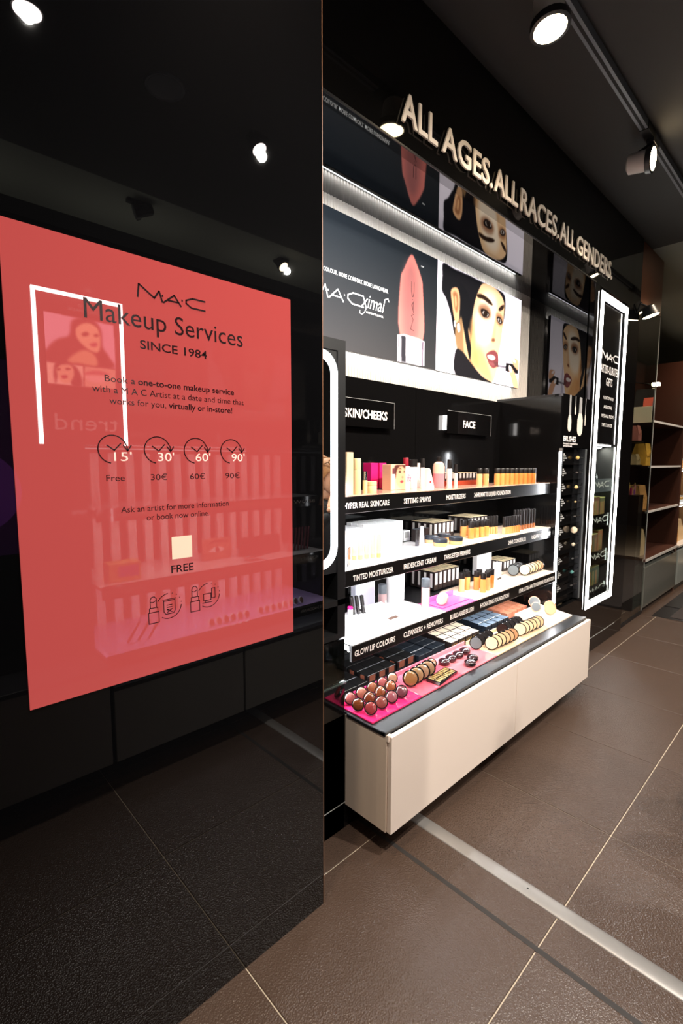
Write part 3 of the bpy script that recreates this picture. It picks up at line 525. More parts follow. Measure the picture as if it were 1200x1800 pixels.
shelf(2, 1.205, .700, .640, [(1.212, 1.80, 1.50, lw), (1.802, 2.06, 1.36, lpk), (2.062, 2.50, 1.42, lbe), (2.502, 2.955, 1.45, lbe)],
      [('GLOW LIP COLOURS', 1.222, 1.450), ('CLEANSERS + REMOVERS', 1.503, 1.777), ('BUILDABLE BLUSH', 1.834, 2.030), ('HYDRATING FOUNDATION', 2.092, 2.377), ('12HR ULTRA-MATTE POWDER FOUNDATION', 2.491, 2.946)],
      'lowest black shelf labelled from lip colours to powder foundation')
# signs on the back wall
def wsign(x0, x1, t, tx0, tx1, label):
    s = empty('wall_sign', label, 'sign', (x0, YB, 1.525), 'black category signs on the bay back wall')
    o = obj('plate', MB().bbox(0, x1 - x0, -.034, -.028, 0, .126, .001), 'blackgloss', s)
    obj('spacer', MB().box(.006, .012, -.0275, 0, .02, .10).box(x1 - x0 - .012, x1 - x0 - .006, -.0275, 0, .02, .10), 'ledstrip', s); obj('standoff', MB().box(.03, x1 - x0 - .03, -.028, 0, .03, .09), 'black', s)
    obj('frame_line', MB().box(0, x1 - x0, -.0344, -.034, .1245, .126).box(x1 - x0 - .0015, x1 - x0, -.0344, -.034, 0, .126), 'printgrey', s)
    t_ = text('lettering', t, tx0 - x0, -.0346, .040, o, width=tx1 - tx0, height=.040, mt='glowtext', bold=.02)
wsign(1.475, 1.865, 'SKIN/CHEEKS', 1.520, 1.811, 'black sign with glowing letters for skin and cheeks')
wsign(2.318, 2.79, 'FACE', 2.475, 2.605, 'black sign with glowing letters for face')
# vertical light strips at both ends of the bay
for x, s_, lab in ((XL + .010, 1, 'vertical light strip hidden at the left end of the bay'), (XR + .004, -1, 'vertical glowing light strip at the right end of the shelves')):
    t = empty('light_strip', lab, 'light', (x, YF - .014 if s_ < 0 else YF + .024, .49))
    obj('tube', MB().bbox(-.008, .008, .0, .012, 0, .94 if s_ < 0 else .78, .003), 'ledvert', t)
    obj('end_cap', MB().bbox(-.011, .011, -.002, .013, .94 if s_ < 0 else .78, .958 if s_ < 0 else .798, .002), 'alu', t); obj('end_cap', MB().bbox(-.011, .011, -.002, .013, -.016, 0, .002), 'alu', t)

# ================================================================ BASE CABINET
bc = empty('base_cabinet', 'cream floating drawer cabinet with black counter under the shelves', 'cabinet', (2.09, YF, .09))
def Q(o): o.parent = bc; o.location = (o.location.x - 2.09, o.location.y - YF, o.location.z - .09); return o
Q(obj('side_panel', MB().box(1.190, 1.208, 1.021, YF - .001, .093, .444), 'cream'))
Q(obj('side_panel', MB().box(2.972, 2.99, 1.021, YF - .001, .093, .444), 'cream'))
Q(obj('bottom_panel', MB().box(1.208, 2.972, 1.03, YF - .001, .093, .11), 'cream'))
Q(obj('corner_block', MB().box(1.190, 1.206, 1.012, 1.0208, .425, .448), 'creamfront'))
for a, b_ in ((1.196, 2.085), (2.088, 2.996)): Q(obj('drawer_front', MB().bbox(a, b_, 1.002, 1.0195, .091, .444, .0015), 'creamfront'))
Q(obj('inner_rail', MB().box(1.208, 2.972, 1.045, 1.06, .40, .438), 'black'))
Q(obj('counter', MB().bbox(1.188, 2.992, 1.028, 1.212, .438, .452, .002).box(1.192, 2.962, 1.212, YB - .002, .438, .4515), 'counter'))
Q(obj('counter_edge', MB().bbox(1.188, 2.992, 1.024, 1.046, .4395, .4545, .002), 'counter'))
for x in (1.62, 2.18, 2.56): Q(obj('slot', MB().box(x - .08, x + .08, 1.475, 1.50, .4518, .4526), 'blackmatt'))

# ================================================================ BRUSH PANEL
br = empty('brush_display', 'narrow black glass brush display between shelves and light frame', 'display', (3.2, YF, 0))
def R_(o): o.parent = br; o.location = (o.location.x - 3.2, o.location.y - YF, o.location.z); return o
R_(obj('glass_front', MB().box(2.99, 3.408, YF - .0, YF + .05, 1.455, 1.772), 'blackgloss'))
R_(obj('back_panel', MB().box(3.005, 3.40, YF + .035, YF + .05, .451, 1.452), 'blackback'))
R_(obj('side_rail', MB().box(2.989, 3.03, YF, YF + .05, .451, 1.452), 'black')); R_(obj('side_rail', MB().box(3.378, 3.408, YF, YF + .05, .451, 1.452), 'black'))
R_(obj('top_box', MB().box(2.99, 3.408, YF + .05, YU - .002, .451, 1.772), 'black'))
R_(text('lettering', 'BRUSHES', 3.020, YF - .0006, 1.492, width=.19, height=.034, mt='print', bold=.02))
R_(text('lettering', 'PRO-QUALITY, HANDCRAFTED &', 3.020, YF - .0006, 1.474, width=.22, height=.010, mt='print', bold=.02)); R_(text('lettering', 'SYNTHETIC HAIR.', 3.020, YF - .0006, 1.459, width=.135, height=.010, mt='print', bold=.02))
bw = cm('brush_hair_print', (214, 204, 190), .5); bg_ = cm('brush_ferrule_print', (150, 148, 146), .4)
for x, z, w, hh in ((3.098, 1.552, .05, .10), (3.262, 1.532, .085, .14), (3.18, 1.66, .016, .05), (3.345, 1.60, .014, .07)):
    p = [(x + w / 2 * math.cos(t), z + w / 2 + w / 2 * math.sin(t)) for t in [math.pi + math.pi * k / 10 for k in range(11)]] + [(x + w / 2, z + hh * .7), (x + w * .3, z + hh), (x - w * .3, z + hh), (x - w / 2, z + hh * .7)]
    R_(obj('printed_brush', MB().prism(p, YF - .0012, YF - .0004), bw))
    R_(obj('printed_handle', MB().prism([(x - w * .28, z + hh), (x + w * .28, z + hh), (x + w * .22, 1.772), (x - w * .22, 1.772)], YF - .0012, YF - .0004), bg_))
zs = [1.395, 1.300, 1.205, 1.11, 1.015, .925, .830, .735, .645, .555]
hair = [cm('brush_hair_%d' % k, c, .8) for k, c in enumerate(((200, 160, 90), (70, 60, 55), (205, 170, 110), (190, 160, 110), (60, 55, 50), (206, 180, 150), (180, 165, 140), (60, 60, 58), (60, 110, 104), (50, 46, 44)))]
for k, z in enumerate(zs):
    r = .022 if k == 5 else (.012 if k in (0, 2, 6, 8) else .006)
    b_ = empty('makeup_brush', 'make-up brush in the %s slot from the top of the brush display' % ORD[k], 'brush', (3.30, YF + .012, z), 'make-up brushes in the brush display')
    mx = Matrix.Rotation(math.radians(90), 4, 'Y')
    obj('bristles', MB().lathe([(r * .55, 0), (r, -.012), (r * .9, -.022), (r * .3, -.03)][::-1], 12, mx=mx @ Matrix.Translation((0, 0, .0))), hair[k], b_, True)
    obj('ferrule', MB().lathe([(r * .5, 0), (.004, .022)], 12, mx=mx), 'chrome', b_, True); obj('handle', MB().lathe([(.004, .022), (.005, .04), (.003, .075)], 10, mx=mx), 'capblack', b_, True)
    R_(obj('peg', MB().box(3.365, 3.379, YF + .004, YF + .01, z + .018, z + .021), 'chrome'))
    for q in range(4): R_(obj('label_print', MB().box(3.085 - q * .004, 3.085 + .05 + (q % 3) * .018, YF + .0335, YF + .035, z + .018 - q * .013, z + .026 - q * .013), 'printgrey'))
    R_(obj('divider', MB().box(3.03, 3.378, YF + .01, YF + .035, z - .045, z - .043), 'blackgloss'))

# ================================================================ LIGHT FRAME CASE
lf = empty('gift_showcase', 'tall showcase column with bright rectangular light frame', 'showcase', (3.76, YF, 0))
def F(o): o.parent = lf; o.location = (o.location.x - 3.76, o.location.y - YF, o.location.z); return o
F(obj('stile', MB().box(3.41, 3.495, YF, YF + .03, .446, 2.504), 'blackgloss')); F(obj('stile', MB().box(4.030, 4.17, YF, YF + .03, .446, 2.504), 'blackgloss'))
F(obj('top_panel', MB().box(3.56, 3.97, YF + .004, YF + .03, 1.495, 2.42), 'blackback'))
mb = MB(); o0, o1, i0, i1 = (3.495, 4.03), (.346, 2.478), (3.545, 3.980), (.396, 2.428)
mb.box(3.495, 3.54, YF - .006, YF + .03, .346, 2.478).box(3.985, 4.03, YF - .006, YF + .03, .346, 2.478)
F(obj('frame_bed', mb.box(3.54, 3.985, YF - .0, YF + .03, 2.430, 2.478).box(3.54, 3.985, YF, YF + .03, .346, .392), 'black'))
for a in ((3.496, 3.542, .347, 2.477), (3.983, 4.029, .347, 2.477), (3.542, 3.983, 2.433, 2.477), (3.542, 3.983, .347, .391)): F(obj('light_bar', MB().bbox(a[0], a[1], YF - .012, YF - .0062, a[2], a[3], .002), 'led'))
F(obj('light_bar', MB().bbox(3.545, 3.86, YF + .0, YF + .012, 1.477, 1.487, .002), 'led'))
F(obj('niche_back', MB().box(3.54, 3.985, YF + .26, YF + .28, .39, 1.49), 'blackback')); F(obj('niche_top', MB().box(3.54, 3.985, YF + .03, YF + .28, 1.488, 1.50), 'black'))
F(obj('niche_side', MB().box(3.53, 3.54, YF + .03, YF + .28, .39, 1.49), 'black')); F(obj('niche_side', MB().box(3.985, 3.995, YF + .03, YF + .28, .39, 1.49), 'black'))
lg = logo_mb(.33, .058, .009, 0, .001); lg.v = [(x + 3.59, y + YF + .0025, z + 2.065) for x, y, z in lg.v]; F(obj('logo', lg, 'print'))
YT2 = YF + .003
F(text('lettering', 'ARTIST-CURATED', 3.765, YT2, 1.975, width=.36, height=.056, align='C', bold=.01)); F(text('lettering', 'GIFTS', 3.765, YT2, 1.895, width=.125, height=.056, align='C', bold=.01))
for k, (t, w) in enumerate((('NOW TOP WITH', .20), ('A PERSONAL', .17), ('MESSAGE FROM', .24), ('THE COUNTER', .21))): F(text('lettering', t, 3.765, YT2, 1.80 - .062 * k, width=w, height=.024, align='C'))
fz = [1.165, .912, .648, .400]
for k, z in enumerate(fz):
    F(obj('niche_shelf', MB().box(3.541, 3.984, YF + .02, YF + .26, z - .012, z), 'black' if k == 3 else 'glass')); F(obj('shelf_lip', MB().box(3.541, 3.984, YF + .012, YF + .02, z - .01, z + .082), 'blackback' if k else 'capgrey'))
    lg = logo_mb(.30, .048, .007, 0, .001); lg.v = [(x + 3.60, y + YF + .0105, z2 + z + .024) for x, y, z2 in lg.v]; F(obj('logo', lg, 'print'))
F(obj('glass_pane', MB().box(3.541, 3.984, YF + .0, YF + .003, .396, 1.475), 'glass'))
area('showcase_light', (3.76, YF + .1, 1.47), (.36, .03), (0, -.2, -1), 4.5, NEUT)
# ================================================================ PRODUCTS
Z1, Z2, Z3, Z4 = 1.2424, .9724, .7044, .4600
MC = {}
def cyl(key, prof, n=14):
    k = (key, tuple(prof), n)
    if k not in MC: MC[k] = MB().lathe(prof, n)
    return MC[k]
def lat(name, prof, m, parent, n=14):
    k = (name, tuple(prof), str(m))
    if k not in MC: MC[k] = MB().lathe(prof, n).mesh(name, L_(m), True)
    return obj(name, MC[k], None, parent)
def bx(name, w, d, h, m, parent, z0=0, c=.0015):
    k = ('b', name, round(w, 4), round(d, 4), round(h, 4), round(z0, 4), str(m))
    if k not in MC: MC[k] = MB().bbox(-w / 2, w / 2, -d / 2, d / 2, z0, z0 + h, c).mesh(name, L_(m))
    return obj(name, MC[k], None, parent)
def bottle(x, y, z, r, h, hc, mb_, label, cat='bottle', group=None, cap='capblack', capr=None, neck=0, name='bottle', shoulder=0):
    t = empty(name, label, cat, (x, y, z), group)
    cr = capr or r * .96; hb = h - hc
    if shoulder: prof = [(r * .94, 0), (r, .003), (r, hb - shoulder), (r * .86, hb - shoulder * .45), (cr, hb - .001)]
    else: prof = [(r * .94, 0), (r, .003), (r, hb - .003), (r * .94, hb - .0005)]
    lat('body', prof, mb_, t); lat('cap', [(cr, hb), (cr, h - .002), (cr * .93, h)], cap, t)
    return t
def carton(x, y, z, w, d, h, m, label, group=None, name='carton', rot=0, cat='box', topm=None, frontm=None, sidestripe=None):
    """single boxed product: body with a lid panel on top and a printed front"""
    k = ('c', w, d, h, str(m), str(topm), str(frontm), sidestripe)
    if k not in MC:
        b = MB().bbox(-w / 2, w / 2, -d / 2, d / 2, 0, h, .001); ms = [m]
        if topm: b.box(-w / 2 + .001, w / 2 - .001, -d / 2 + .001, d / 2 - .001, h, h + .0005, 1)
        ms.append(topm or m)
        if frontm: b.box(-w * .30, w * .30, -d / 2 - .0005, -d / 2, h * .30, h * .92, 2); b.box(-w / 2 - .0005, -w / 2, -d * .2, d * .2, h * .15, h * .9, 2)
        ms.append(frontm or m)
        MC[k] = b.mesh(name, L_(ms))
    o = obj(name, MC[k], None); o.location = (x, y, z); o.rotation_euler = (0, 0, rot)
    return tag(o, label, cat, group)
ROW = ['front', 'second', 'third', 'fourth', 'fifth', 'back']
def grid(x0, y0, z, nx, ny, w, d, h, m, what, group, gap=.003, skew=0, **k):
    for j in range(ny):
        for i in range(nx):
            rn = 'front row' if j == 0 else ('back row' if j == ny - 1 else ROW[j] + ' row')
            lab = '%s, %s from left, %s' % (what, ORD[i], rn)
            carton(x0 + w / 2 + i * (w + gap) + skew * j, y0 + d / 2 + j * (d + gap), z, w, d, h, m, lab, group, **k)
cc = lambda n, c, r=.3, **k: cm(n, c, r, **k)
skin_y = cc('cream_yellow', (248, 222, 165)); skin_o = cc('carton_cream', (250, 214, 172), .5)
# ---- top shelf
carton(1.262, 1.288, Z1, .034, .034, .158, skin_o, 'tall cream carton at the left end of the top shelf')
bottle(1.352, 1.325, Z1, .0165, .136, .042, skin_y, 'tall pale yellow bottle with cream cap on the top shelf', cap=skin_y, capr=.0160)
bottle(1.400, 1.327, Z1, .0095, .086, .035, skin_y, 'small pale yellow serum with silver cap beside the jar', cap='chrome', capr=.0085)
bottle(1.462, 1.350, Z1, .022, .044, .016, skin_y, 'squat pale yellow cream jar on the top shelf', cat='jar', cap=skin_y, capr=.0222, name='cream_jar')
carton(1.318, 1.352, Z1, .004, .05, .085, cc('blue_card', (50, 90, 190)), 'thin blue card standing between the cream carton and yellow bottle', name='card', cat='card')
mg = cc('magenta', (232, 30, 120), .35); mgs = cc('magenta_script', (250, 200, 220), .5)
carton(1.640, 1.52, Z1, .046, .05, .118, mg, 'magenta carton, left one of the pair on the top shelf', 'magenta cartons'); carton(1.692, 1.515, Z1, .046, .05, .118, mg, 'magenta carton, right one of the pair on the top shelf', 'magenta cartons')
for x in (1.645, 1.697): pass
# carton with a printed face
fc = empty('face_print_box', 'carton printed with a woman\'s face and a white bottle', 'box', (1.668, 1.405, Z1))
bx('carton', .100, .05, .112, cc('peach_card', (244, 190, 160), .4), fc)
F1 = [([(-.048, .004), (.048, .004), (.048, .108), (-.048, .108)], (240, 190, 165), .001, 1, 0),
      ([(-.01, .108), (.048, .108), (.048, .02), (.03, .0), (-.012, .03), (-.016, .07)], (236, 178, 140), .003, 1, 1),
      ([(-.02, .108), (.048, .112), (.05, .09), (.02, .105), (-.008, .09), (-.02, .05), (-.03, .07)], (90, 48, 40), .003, 1, 1),
      ([(.0, .079), (.010, .084), (.020, .079), (.010, .075)], (50, 28, 26), .001, 1, 1), ([(.0, .091), (.012, .096), (.022, .09), (.012, .092)], (80, 44, 36), .001, 1, 1),
      ([(.034, .079), (.040, .083), (.046, .079), (.040, .076)], (50, 28, 26), .001, 1, 1), ([(.022, .055), (.03, .050), (.035, .056), (.028, .06)], (205, 130, 100), .002, 1, 1),
      ([(.012, .036), (.024, .042), (.036, .037), (.024, .030)], (190, 60, 70), .001, 1, 1),
      ([(-.042, .004), (-.022, .004), (-.022, .07), (-.042, .07)], (250, 240, 238), .0, 1, 0), ([(-.040, .07), (-.024, .07), (-.024, .095), (-.040, .095)], (110, 60, 70), .0, 1, 0)]
M['printcard'] = mat('printed_card', (200, 200, 200), .4, attr='col')
picture('print', -.049, .049, .002, .110, -.0256, paint(-.049, .049, .002, .110, .0012, F1, (240, 200, 180)), M['printcard'], fc)
pinkcap = cc('cap_crimson', (150, 34, 50)); clearw = cc('frosted_white', (246, 232, 228), .15, coat=.5)
t = bottle(1.742, 1.398, Z1, .0200, .142, .038, clearw, 'white spray bottle with pink script and dark red cap', cap=pinkcap, capr=.0125)
lat('collar', [(.0155, .094), (.0155, .106)], 'capblack', t); o = text('lettering', 'fix', -.014, -.0205, .035, t, width=.030, height=.034, mt=mg, italic=.4)
bottle(1.800, 1.405, Z1, .0235, .134, .034, clearw, 'white bottle with wide black cap on the top shelf', capr=.0225)
bottle(1.833, 1.372, Z1, .0105, .138, .040, clearw, 'slim white bottle with black cap in front of the cards', capr=.0095)
t = carton(1.872, 1.45, Z1, .05, .03, .118, clearw, 'white carton behind the folded white card'); text('lettering', 'k', -.012, -.0156, .05, t, width=.02, height=.03, mt='capblack', italic=.3)
tc = MB().prism([(-.030, 0), (.030, 0), (-.002, .085), (-.012, .095)], -.012, .012); o = obj('folded_card', tc, clearw, loc=(1.885, 1.375, Z1)); tag(o, 'pointed folded white card with a red kiss mark', 'card')
obj('kiss_mark', MB().lathe([(.006, 0), (.006, .0006)], 10, mx=Matrix.Translation((-.004, -.0126, .03)) @ Matrix.Rotation(math.pi / 2, 4, 'X')), cc('kiss_red', (190, 50, 50)), o)
pb = empty('round_bottle', 'round-shouldered two-tone pink cleanser bottle with black cap', 'bottle', (1.978, 1.385, Z1))
lat('body', [(.027, 0), (.029, .003), (.029, .068)], cc('liquid_pink', (240, 140, 150), .12, coat=.5), pb); lat('upper_body', [(.029, .068), (.029, .100), (.025, .115), (.014, .124)], cc('liquid_peach', (248, 200, 176), .12, coat=.5), pb); lat('cap', [(.0115, .124), (.0115, .146), (.010, .148)], 'capblack', pb)
bottle(2.020, 1.352, Z1, .0135, .136, .045, clearw, 'slim white bottle with tall black cap right of the pink bottle', capr=.011)
bottle(2.050, 1.335, Z1, .0095, .112, .042, cc('frosted_rose', (224, 200, 200), .15, coat=.5), 'smallest slim bottle with black cap right of the pink bottle', capr=.009)
boxdark = cc('carton_dark', (38, 28, 26), .4); amber = cc('amber_base', (150, 54, 34), .3)
tr = empty('riser_tray', 'low amber acrylic riser holding small dark boxes', 'tray', (2.30, 1.475, Z1)); bx('block', .34, .08, .024, amber, tr)
for k in range(10): carton(2.150 + .0335 * k, 1.475, Z1 + .0245, .028, .034, .042, boxdark, 'small dark box with beige top, %s from left on the amber riser' % ORD[k], 'dark boxes on the amber riser', topm='goldtop', frontm='printgrey')
def found(x, y, z, tone, label, group, r=.0155, h=.089, hc=.028): return bottle(x, y, z, r, h, hc, tone, label, group=group)
tones = [cc('foundation_%d' % k, c, .15, coat=.6) for k, c in enumerate(((240, 192, 136), (226, 168, 108), (232, 160, 90), (222, 148, 78), (212, 136, 68), (200, 124, 58), (188, 112, 50), (176, 102, 46)))]
for k, (x, y) in enumerate([(2.345, 1.38), (2.380, 1.362)] + [(2.482 + .0355 * q, 1.352 - .009 * q) for q in range(9)]):
    found(x, y, Z1, tones[[0, 1, 2, 2, 3, 3, 4, 4, 4, 5, 5][k]], 'amber foundation bottle with black cap, %s from left on the top shelf' % ORD[k], 'foundation bottles on the top shelf', r=.0158)
# ---- middle shelf
wht = cc('carton_white', (250, 248, 248), .45)
grid(1.31, 1.42, Z2, 6, 4, .030, .030, .112, wht, 'white carton, left block, middle shelf', 'white cartons on the middle shelf, left block')
grid(1.525, 1.425, Z2, 7, 4, .031, .031, .122, wht, 'white carton behind the pale tubes', 'white cartons on the middle shelf, right block')
tube_c = cc('tube_skin', (222, 176, 146), .2, coat=.3)
for k in range(5):
    x = 1.372 + .029 * k; y = 1.358 - .007 * k
    t = empty('moisturizer_tube', 'pale skin-tone tube standing on its amber cap, %s from left' % ORD[k], 'tube', (x, y, Z2), 'tinted moisturizer tubes')
    lat('cap', [(.0085, 0), (.0095, .002), (.0098, .018)], cc('tube_cap_%d' % k, [(206, 150, 100), (224, 170, 116), (240, 190, 120), (240, 196, 130), (226, 158, 84)][k], .15, coat=.6), t)
    vs = []; 
    for z_, rx, ry in ((.018, .0098, .0098), (.05, .0112, .0085), (.075, .0118, .0045), (.095, .0120, .0012)):
        vs += [(rx * math.cos(a_ * math.pi / 6), ry * math.sin(a_ * math.pi / 6), z_) for a_ in range(12)]
    fs_ = [(r_ * 12 + q, r_ * 12 + (q + 1) % 12, (r_ + 1) * 12 + (q + 1) % 12, (r_ + 1) * 12 + q) for r_ in range(3) for q in range(12)] + [tuple(range(12))[::-1], tuple(range(36, 48))]
    if 'tube' not in MC: MC['tube'] = MB().add(vs, fs_).mesh('tube', [tube_c], True)
    obj('tube', MC['tube'], None, t)
carton(1.285, 1.30, Z2, .05, .004, .07, 'blackgloss', 'small black card at the left end of the middle shelf', name='card', cat='card', rot=.6)
bottle(1.822, 1.388, Z2, .0088, .080, .05, cc('tube_smoke', (70, 68, 74), .25), 'slim smoky dark tube beside the white cone tube', cat='tube', name='slim_tube')
t = empty('cone_tube', 'white tapering tube standing beside the black boxes', 'tube', (1.850, 1.383, Z2)); lat('body', [(.0135, 0), (.0135, .004), (.0078, .086)], wht, t); lat('cap', [(.0078, .086), (.0074, .093)], clearw, t)
for k, (x, y) in enumerate([(1.952, 1.40), (1.908, 1.318), (2.010, 1.300), (2.062, 1.405)]):
    t = empty('powder_jar', 'round loose powder jar with dark lid, ' + ['back left', 'front left', 'front right', 'back right'][k] + ' of four', 'jar', (x, y, Z2), 'powder jars on the middle shelf')
    lat('base', [(.031, 0), (.033, .003), (.033, .018)], tones[[0, 1, 0, 2][k]], t, 20); lat('lid', [(.034, .018), (.034, .033), (.032, .035)], cc('jar_lid', (44, 50, 60), .3), t, 20)
for k in range(3): carton(1.925 + .036 * k, 1.475, Z2, .032, .032, .062, boxdark, 'short black box, %s from left behind the powder jars' % ORD[k], 'short black boxes behind the powder jars', topm='capgrey')
carton(1.905, 1.535, Z2, .05, .04, .052, wht, 'small white box behind the powder jars', frontm='printgrey')
grid(2.045, 1.455, Z2, 5, 4, .034, .034, .083, boxdark, 'gold-topped carton on the middle shelf', 'gold-topped cartons on the middle shelf', topm='goldtop', frontm='print', skew=.0)
grid(2.330, 1.42, Z2, 5, 4, .034, .034, .092, boxdark, 'pale-topped dark carton behind the concealers', 'pale-topped cartons behind the concealers', topm='goldtop', frontm='printgrey')
for k, (x, y, tn) in enumerate([(2.238, 1.402, 2), (2.292, 1.405, 3), (2.214, 1.342, 4), (2.255, 1.337, 3), (2.298, 1.330, 3), (2.340, 1.330, 3)]):
    found(x, y, Z2, tones[tn], 'amber foundation bottle, %s in the middle shelf cluster' % ['back left', 'back right', 'front left', 'second in the front row', 'third in the front row', 'front right'][k], 'foundation bottles on the middle shelf', r=.0165, h=.090, hc=.034)
def wand(x, y, z, tone, label, group, r=.0075, h=.096, hc=.056):
    return bottle(x, y, z, r, h, hc, tone, label, cat='tube', group=group, name='concealer_tube', capr=r * .95)
for k in range(4): wand(2.408 + .021 * k, 1.352 - .004 * k, Z2, tones[1], 'clear concealer tube with black cap, %s from left in the left cluster' % ORD[k], 'concealer tubes, left cluster', h=.100, hc=.06)
for k in range(8): wand(2.470 + .0225 * k, 1.295 - .001 * k, Z2, tones[[0, 1, 1, 2, 3, 4, 4, 5][k]], 'concealer tube with black cap, %s from left in the front row' % ORD[k], 'concealer tubes, front row', r=.0085)
grad = cc('tube_shade_brown', (150, 92, 56), .2, coat=.5)
for j in range(2):
    for k in range(6): wand(2.700 + .035 * k, 1.315 + .035 * j, Z2, grad, 'black-topped radiant concealer, %s from left in the %s row' % (ORD[k], ['front', 'back'][j]), 'radiant concealers at the right end', r=.0078, h=.114, hc=.086)
# ---- lowest shelf
carton(1.590, 1.515, Z3, .135, .03, .158, cc('card_lilac', (236, 234, 248), .4), 'large white printed board standing at the left of the lowest shelf', name='display_card', cat='card', rot=.05)
rc = empty('round_edge_carton', 'large white carton with rounded corners on the lowest shelf', 'box', (1.772, 1.475, Z3))
obj('body', MB().add(*(lambda p: ([(x, y, 0) for x, y in p] + [(x, y, .138) for x, y in p], [tuple(range(len(p)))[::-1], tuple(range(len(p), 2 * len(p)))] + [(i, (i + 1) % len(p), (i + 1) % len(p) + len(p), i + len(p)) for i in range(len(p))]))(rrect(-.055, .055, -.022, .022, .020, 5))), wht, rc, True)
lat('seal', [(.006, .138), (.006, .1386)], 'print', rc)
rose = cc('rose_liquid', (246, 184, 180), .1, coat=.6)
b1 = bottle(1.640, 1.440, Z3, .0195, .108, .042, cc('dusky_rose', (176, 140, 140), .15, coat=.5), 'dusky rose bottle with grey cap between the white cartons', cap='capgrey', capr=.0195)
text('lettering', 'A', -.011, -.0200, .010, b1, width=.022, height=.03, mt='print')
bottle(1.792, 1.312, Z3, .0190, .132, .040, rose, 'clear rose bottle with grey cap near the shelf edge', cap='capgrey', capr=.0195)
# glossy white acrylic steps
st = empty('acrylic_steps', 'glossy white stepped acrylic riser at the left of the lowest shelf', 'riser', (1.365, 1.33, Z3))
bx('step', .17, .17, .030, 'acrylic', st); o = bx('step', .06, .05, .016, 'acrylic', st, z0=.030); o.location = (-.05, .06, 0)
sl = empty('tilted_panel', 'white glossy tilted panel with a dark slot on the lowest shelf', 'riser', (1.528, 1.335, Z3 + .0003))
mx = Matrix.Rotation(math.radians(12), 4, 'X')
obj('plate', MB().bbox(-.072, .072, -.075, .085, .018, .024, .001, mx=mx), 'acrylic', sl); obj('slot', MB().box(-.028, .028, -.058, -.040, .0241, .0246, mx=mx), cc('slot_brown', (96, 74, 66)), sl)
obj('edge', MB().box(-.0735, -.0722, -.075, .085, .016, .0245, mx=mx), 'black', sl); obj('foot', MB().box(-.065, .065, -.072, -.06, 0, .008), 'acrylic', sl); obj('foot', MB().box(-.065, .065, .06, .07, 0, .030), 'acrylic', sl)
for k in range(3):
    t = empty('lip_gloss_tube', 'black lip gloss tube leaning on the steps, %s from left' % ORD[k], 'tube', (1.400 + .022 * k, 1.388 - .008 * k, Z3 + .0305), 'lip gloss tubes on the acrylic steps'); t.rotation_euler = (0, math.radians(-10), 0)
    bx('body', .013, .013, .036, cc('tube_dark_clear', (40, 36, 38), .12, coat=.5), t, c=.002); bx('cap', .0135, .0135, .045, 'capblack', t, z0=.036, c=.002)
bottle(1.365, 1.372, Z3 + .0303, .011, .045, .010, wht, 'tiny white pot with magenta top on the steps', cat='jar', cap=mg, capr=.0112, name='small_pot')
for k in range(2): bottle(1.325 + .030 * k, 1.265, Z3 + .0303, .0065, .045, .012, cc('pale_gloss', (248, 238, 226), .15, coat=.4), 'pale gloss tube, %s one at the front of the steps' % ['left', 'right'][k], cat='tube', group='pale gloss tubes', cap=clearw, capr=.0065, name='pale_tube')
# compacts
def compact(x, y, z, r, az, tilt, label, group, pan, case='capblack', th=.010, dome=False, lid=None, cat='compact', name='compact'):
    n = Vector((math.cos(math.radians(tilt)) * math.cos(math.radians(az)), math.cos(math.radians(tilt)) * math.sin(math.radians(az)), math.sin(math.radians(tilt))))
    t = empty(name, label, cat, (0, 0, 0), group); q = n.to_track_quat('Z', 'Y'); t.rotation_euler = q.to_euler()
    t.location = (x, y, z + r * math.cos(math.radians(tilt)) + .0004)
    lat('case', [(r * .93, 0), (r, .002), (r, th - .002), (r * .95, th), (r * .86, th), (r * .86, th - .0012)][:5], case, t, 24)
    if dome: lat('pan', [(r * .82, th), (r * .72, th + .0018), (r * .54, th + .0032), (r * .30, th + .0042), (r * .02, th + .0046)], pan, t, 24)
    else: lat('pan', [(r * .86, th), (r * .86, th + .0006)], pan, t, 24)
    return t
def gl(n, c): return cm(n, tuple(int(v * .64) for v in c), .12, coat=1.0, ior=1.5)
pan_b = [gl('blush_%d' % k, c) for k, c in enumerate(((176, 86, 84), (196, 120, 96), (172, 96, 62), (196, 98, 94), (206, 150, 116), (150, 76, 40), (140, 62, 34), (160, 84, 48), (180, 100, 60), (206, 80, 84), (186, 96, 88), (196, 110, 120), (150, 84, 94)))]
pw = [cc('powder_%d' % k, c, .6) for k, c in enumerate(((246, 208, 168), (240, 198, 156), (232, 186, 142), (222, 172, 128), (206, 154, 110), (186, 134, 92)))]
cmir = cc('mirror_reflection_grey', (104, 108, 110), .15)  # flat grey stands in for what the compact mirrors would reflect
blk_case = cc('case_black', (20, 18, 18), .15, coat=.5)
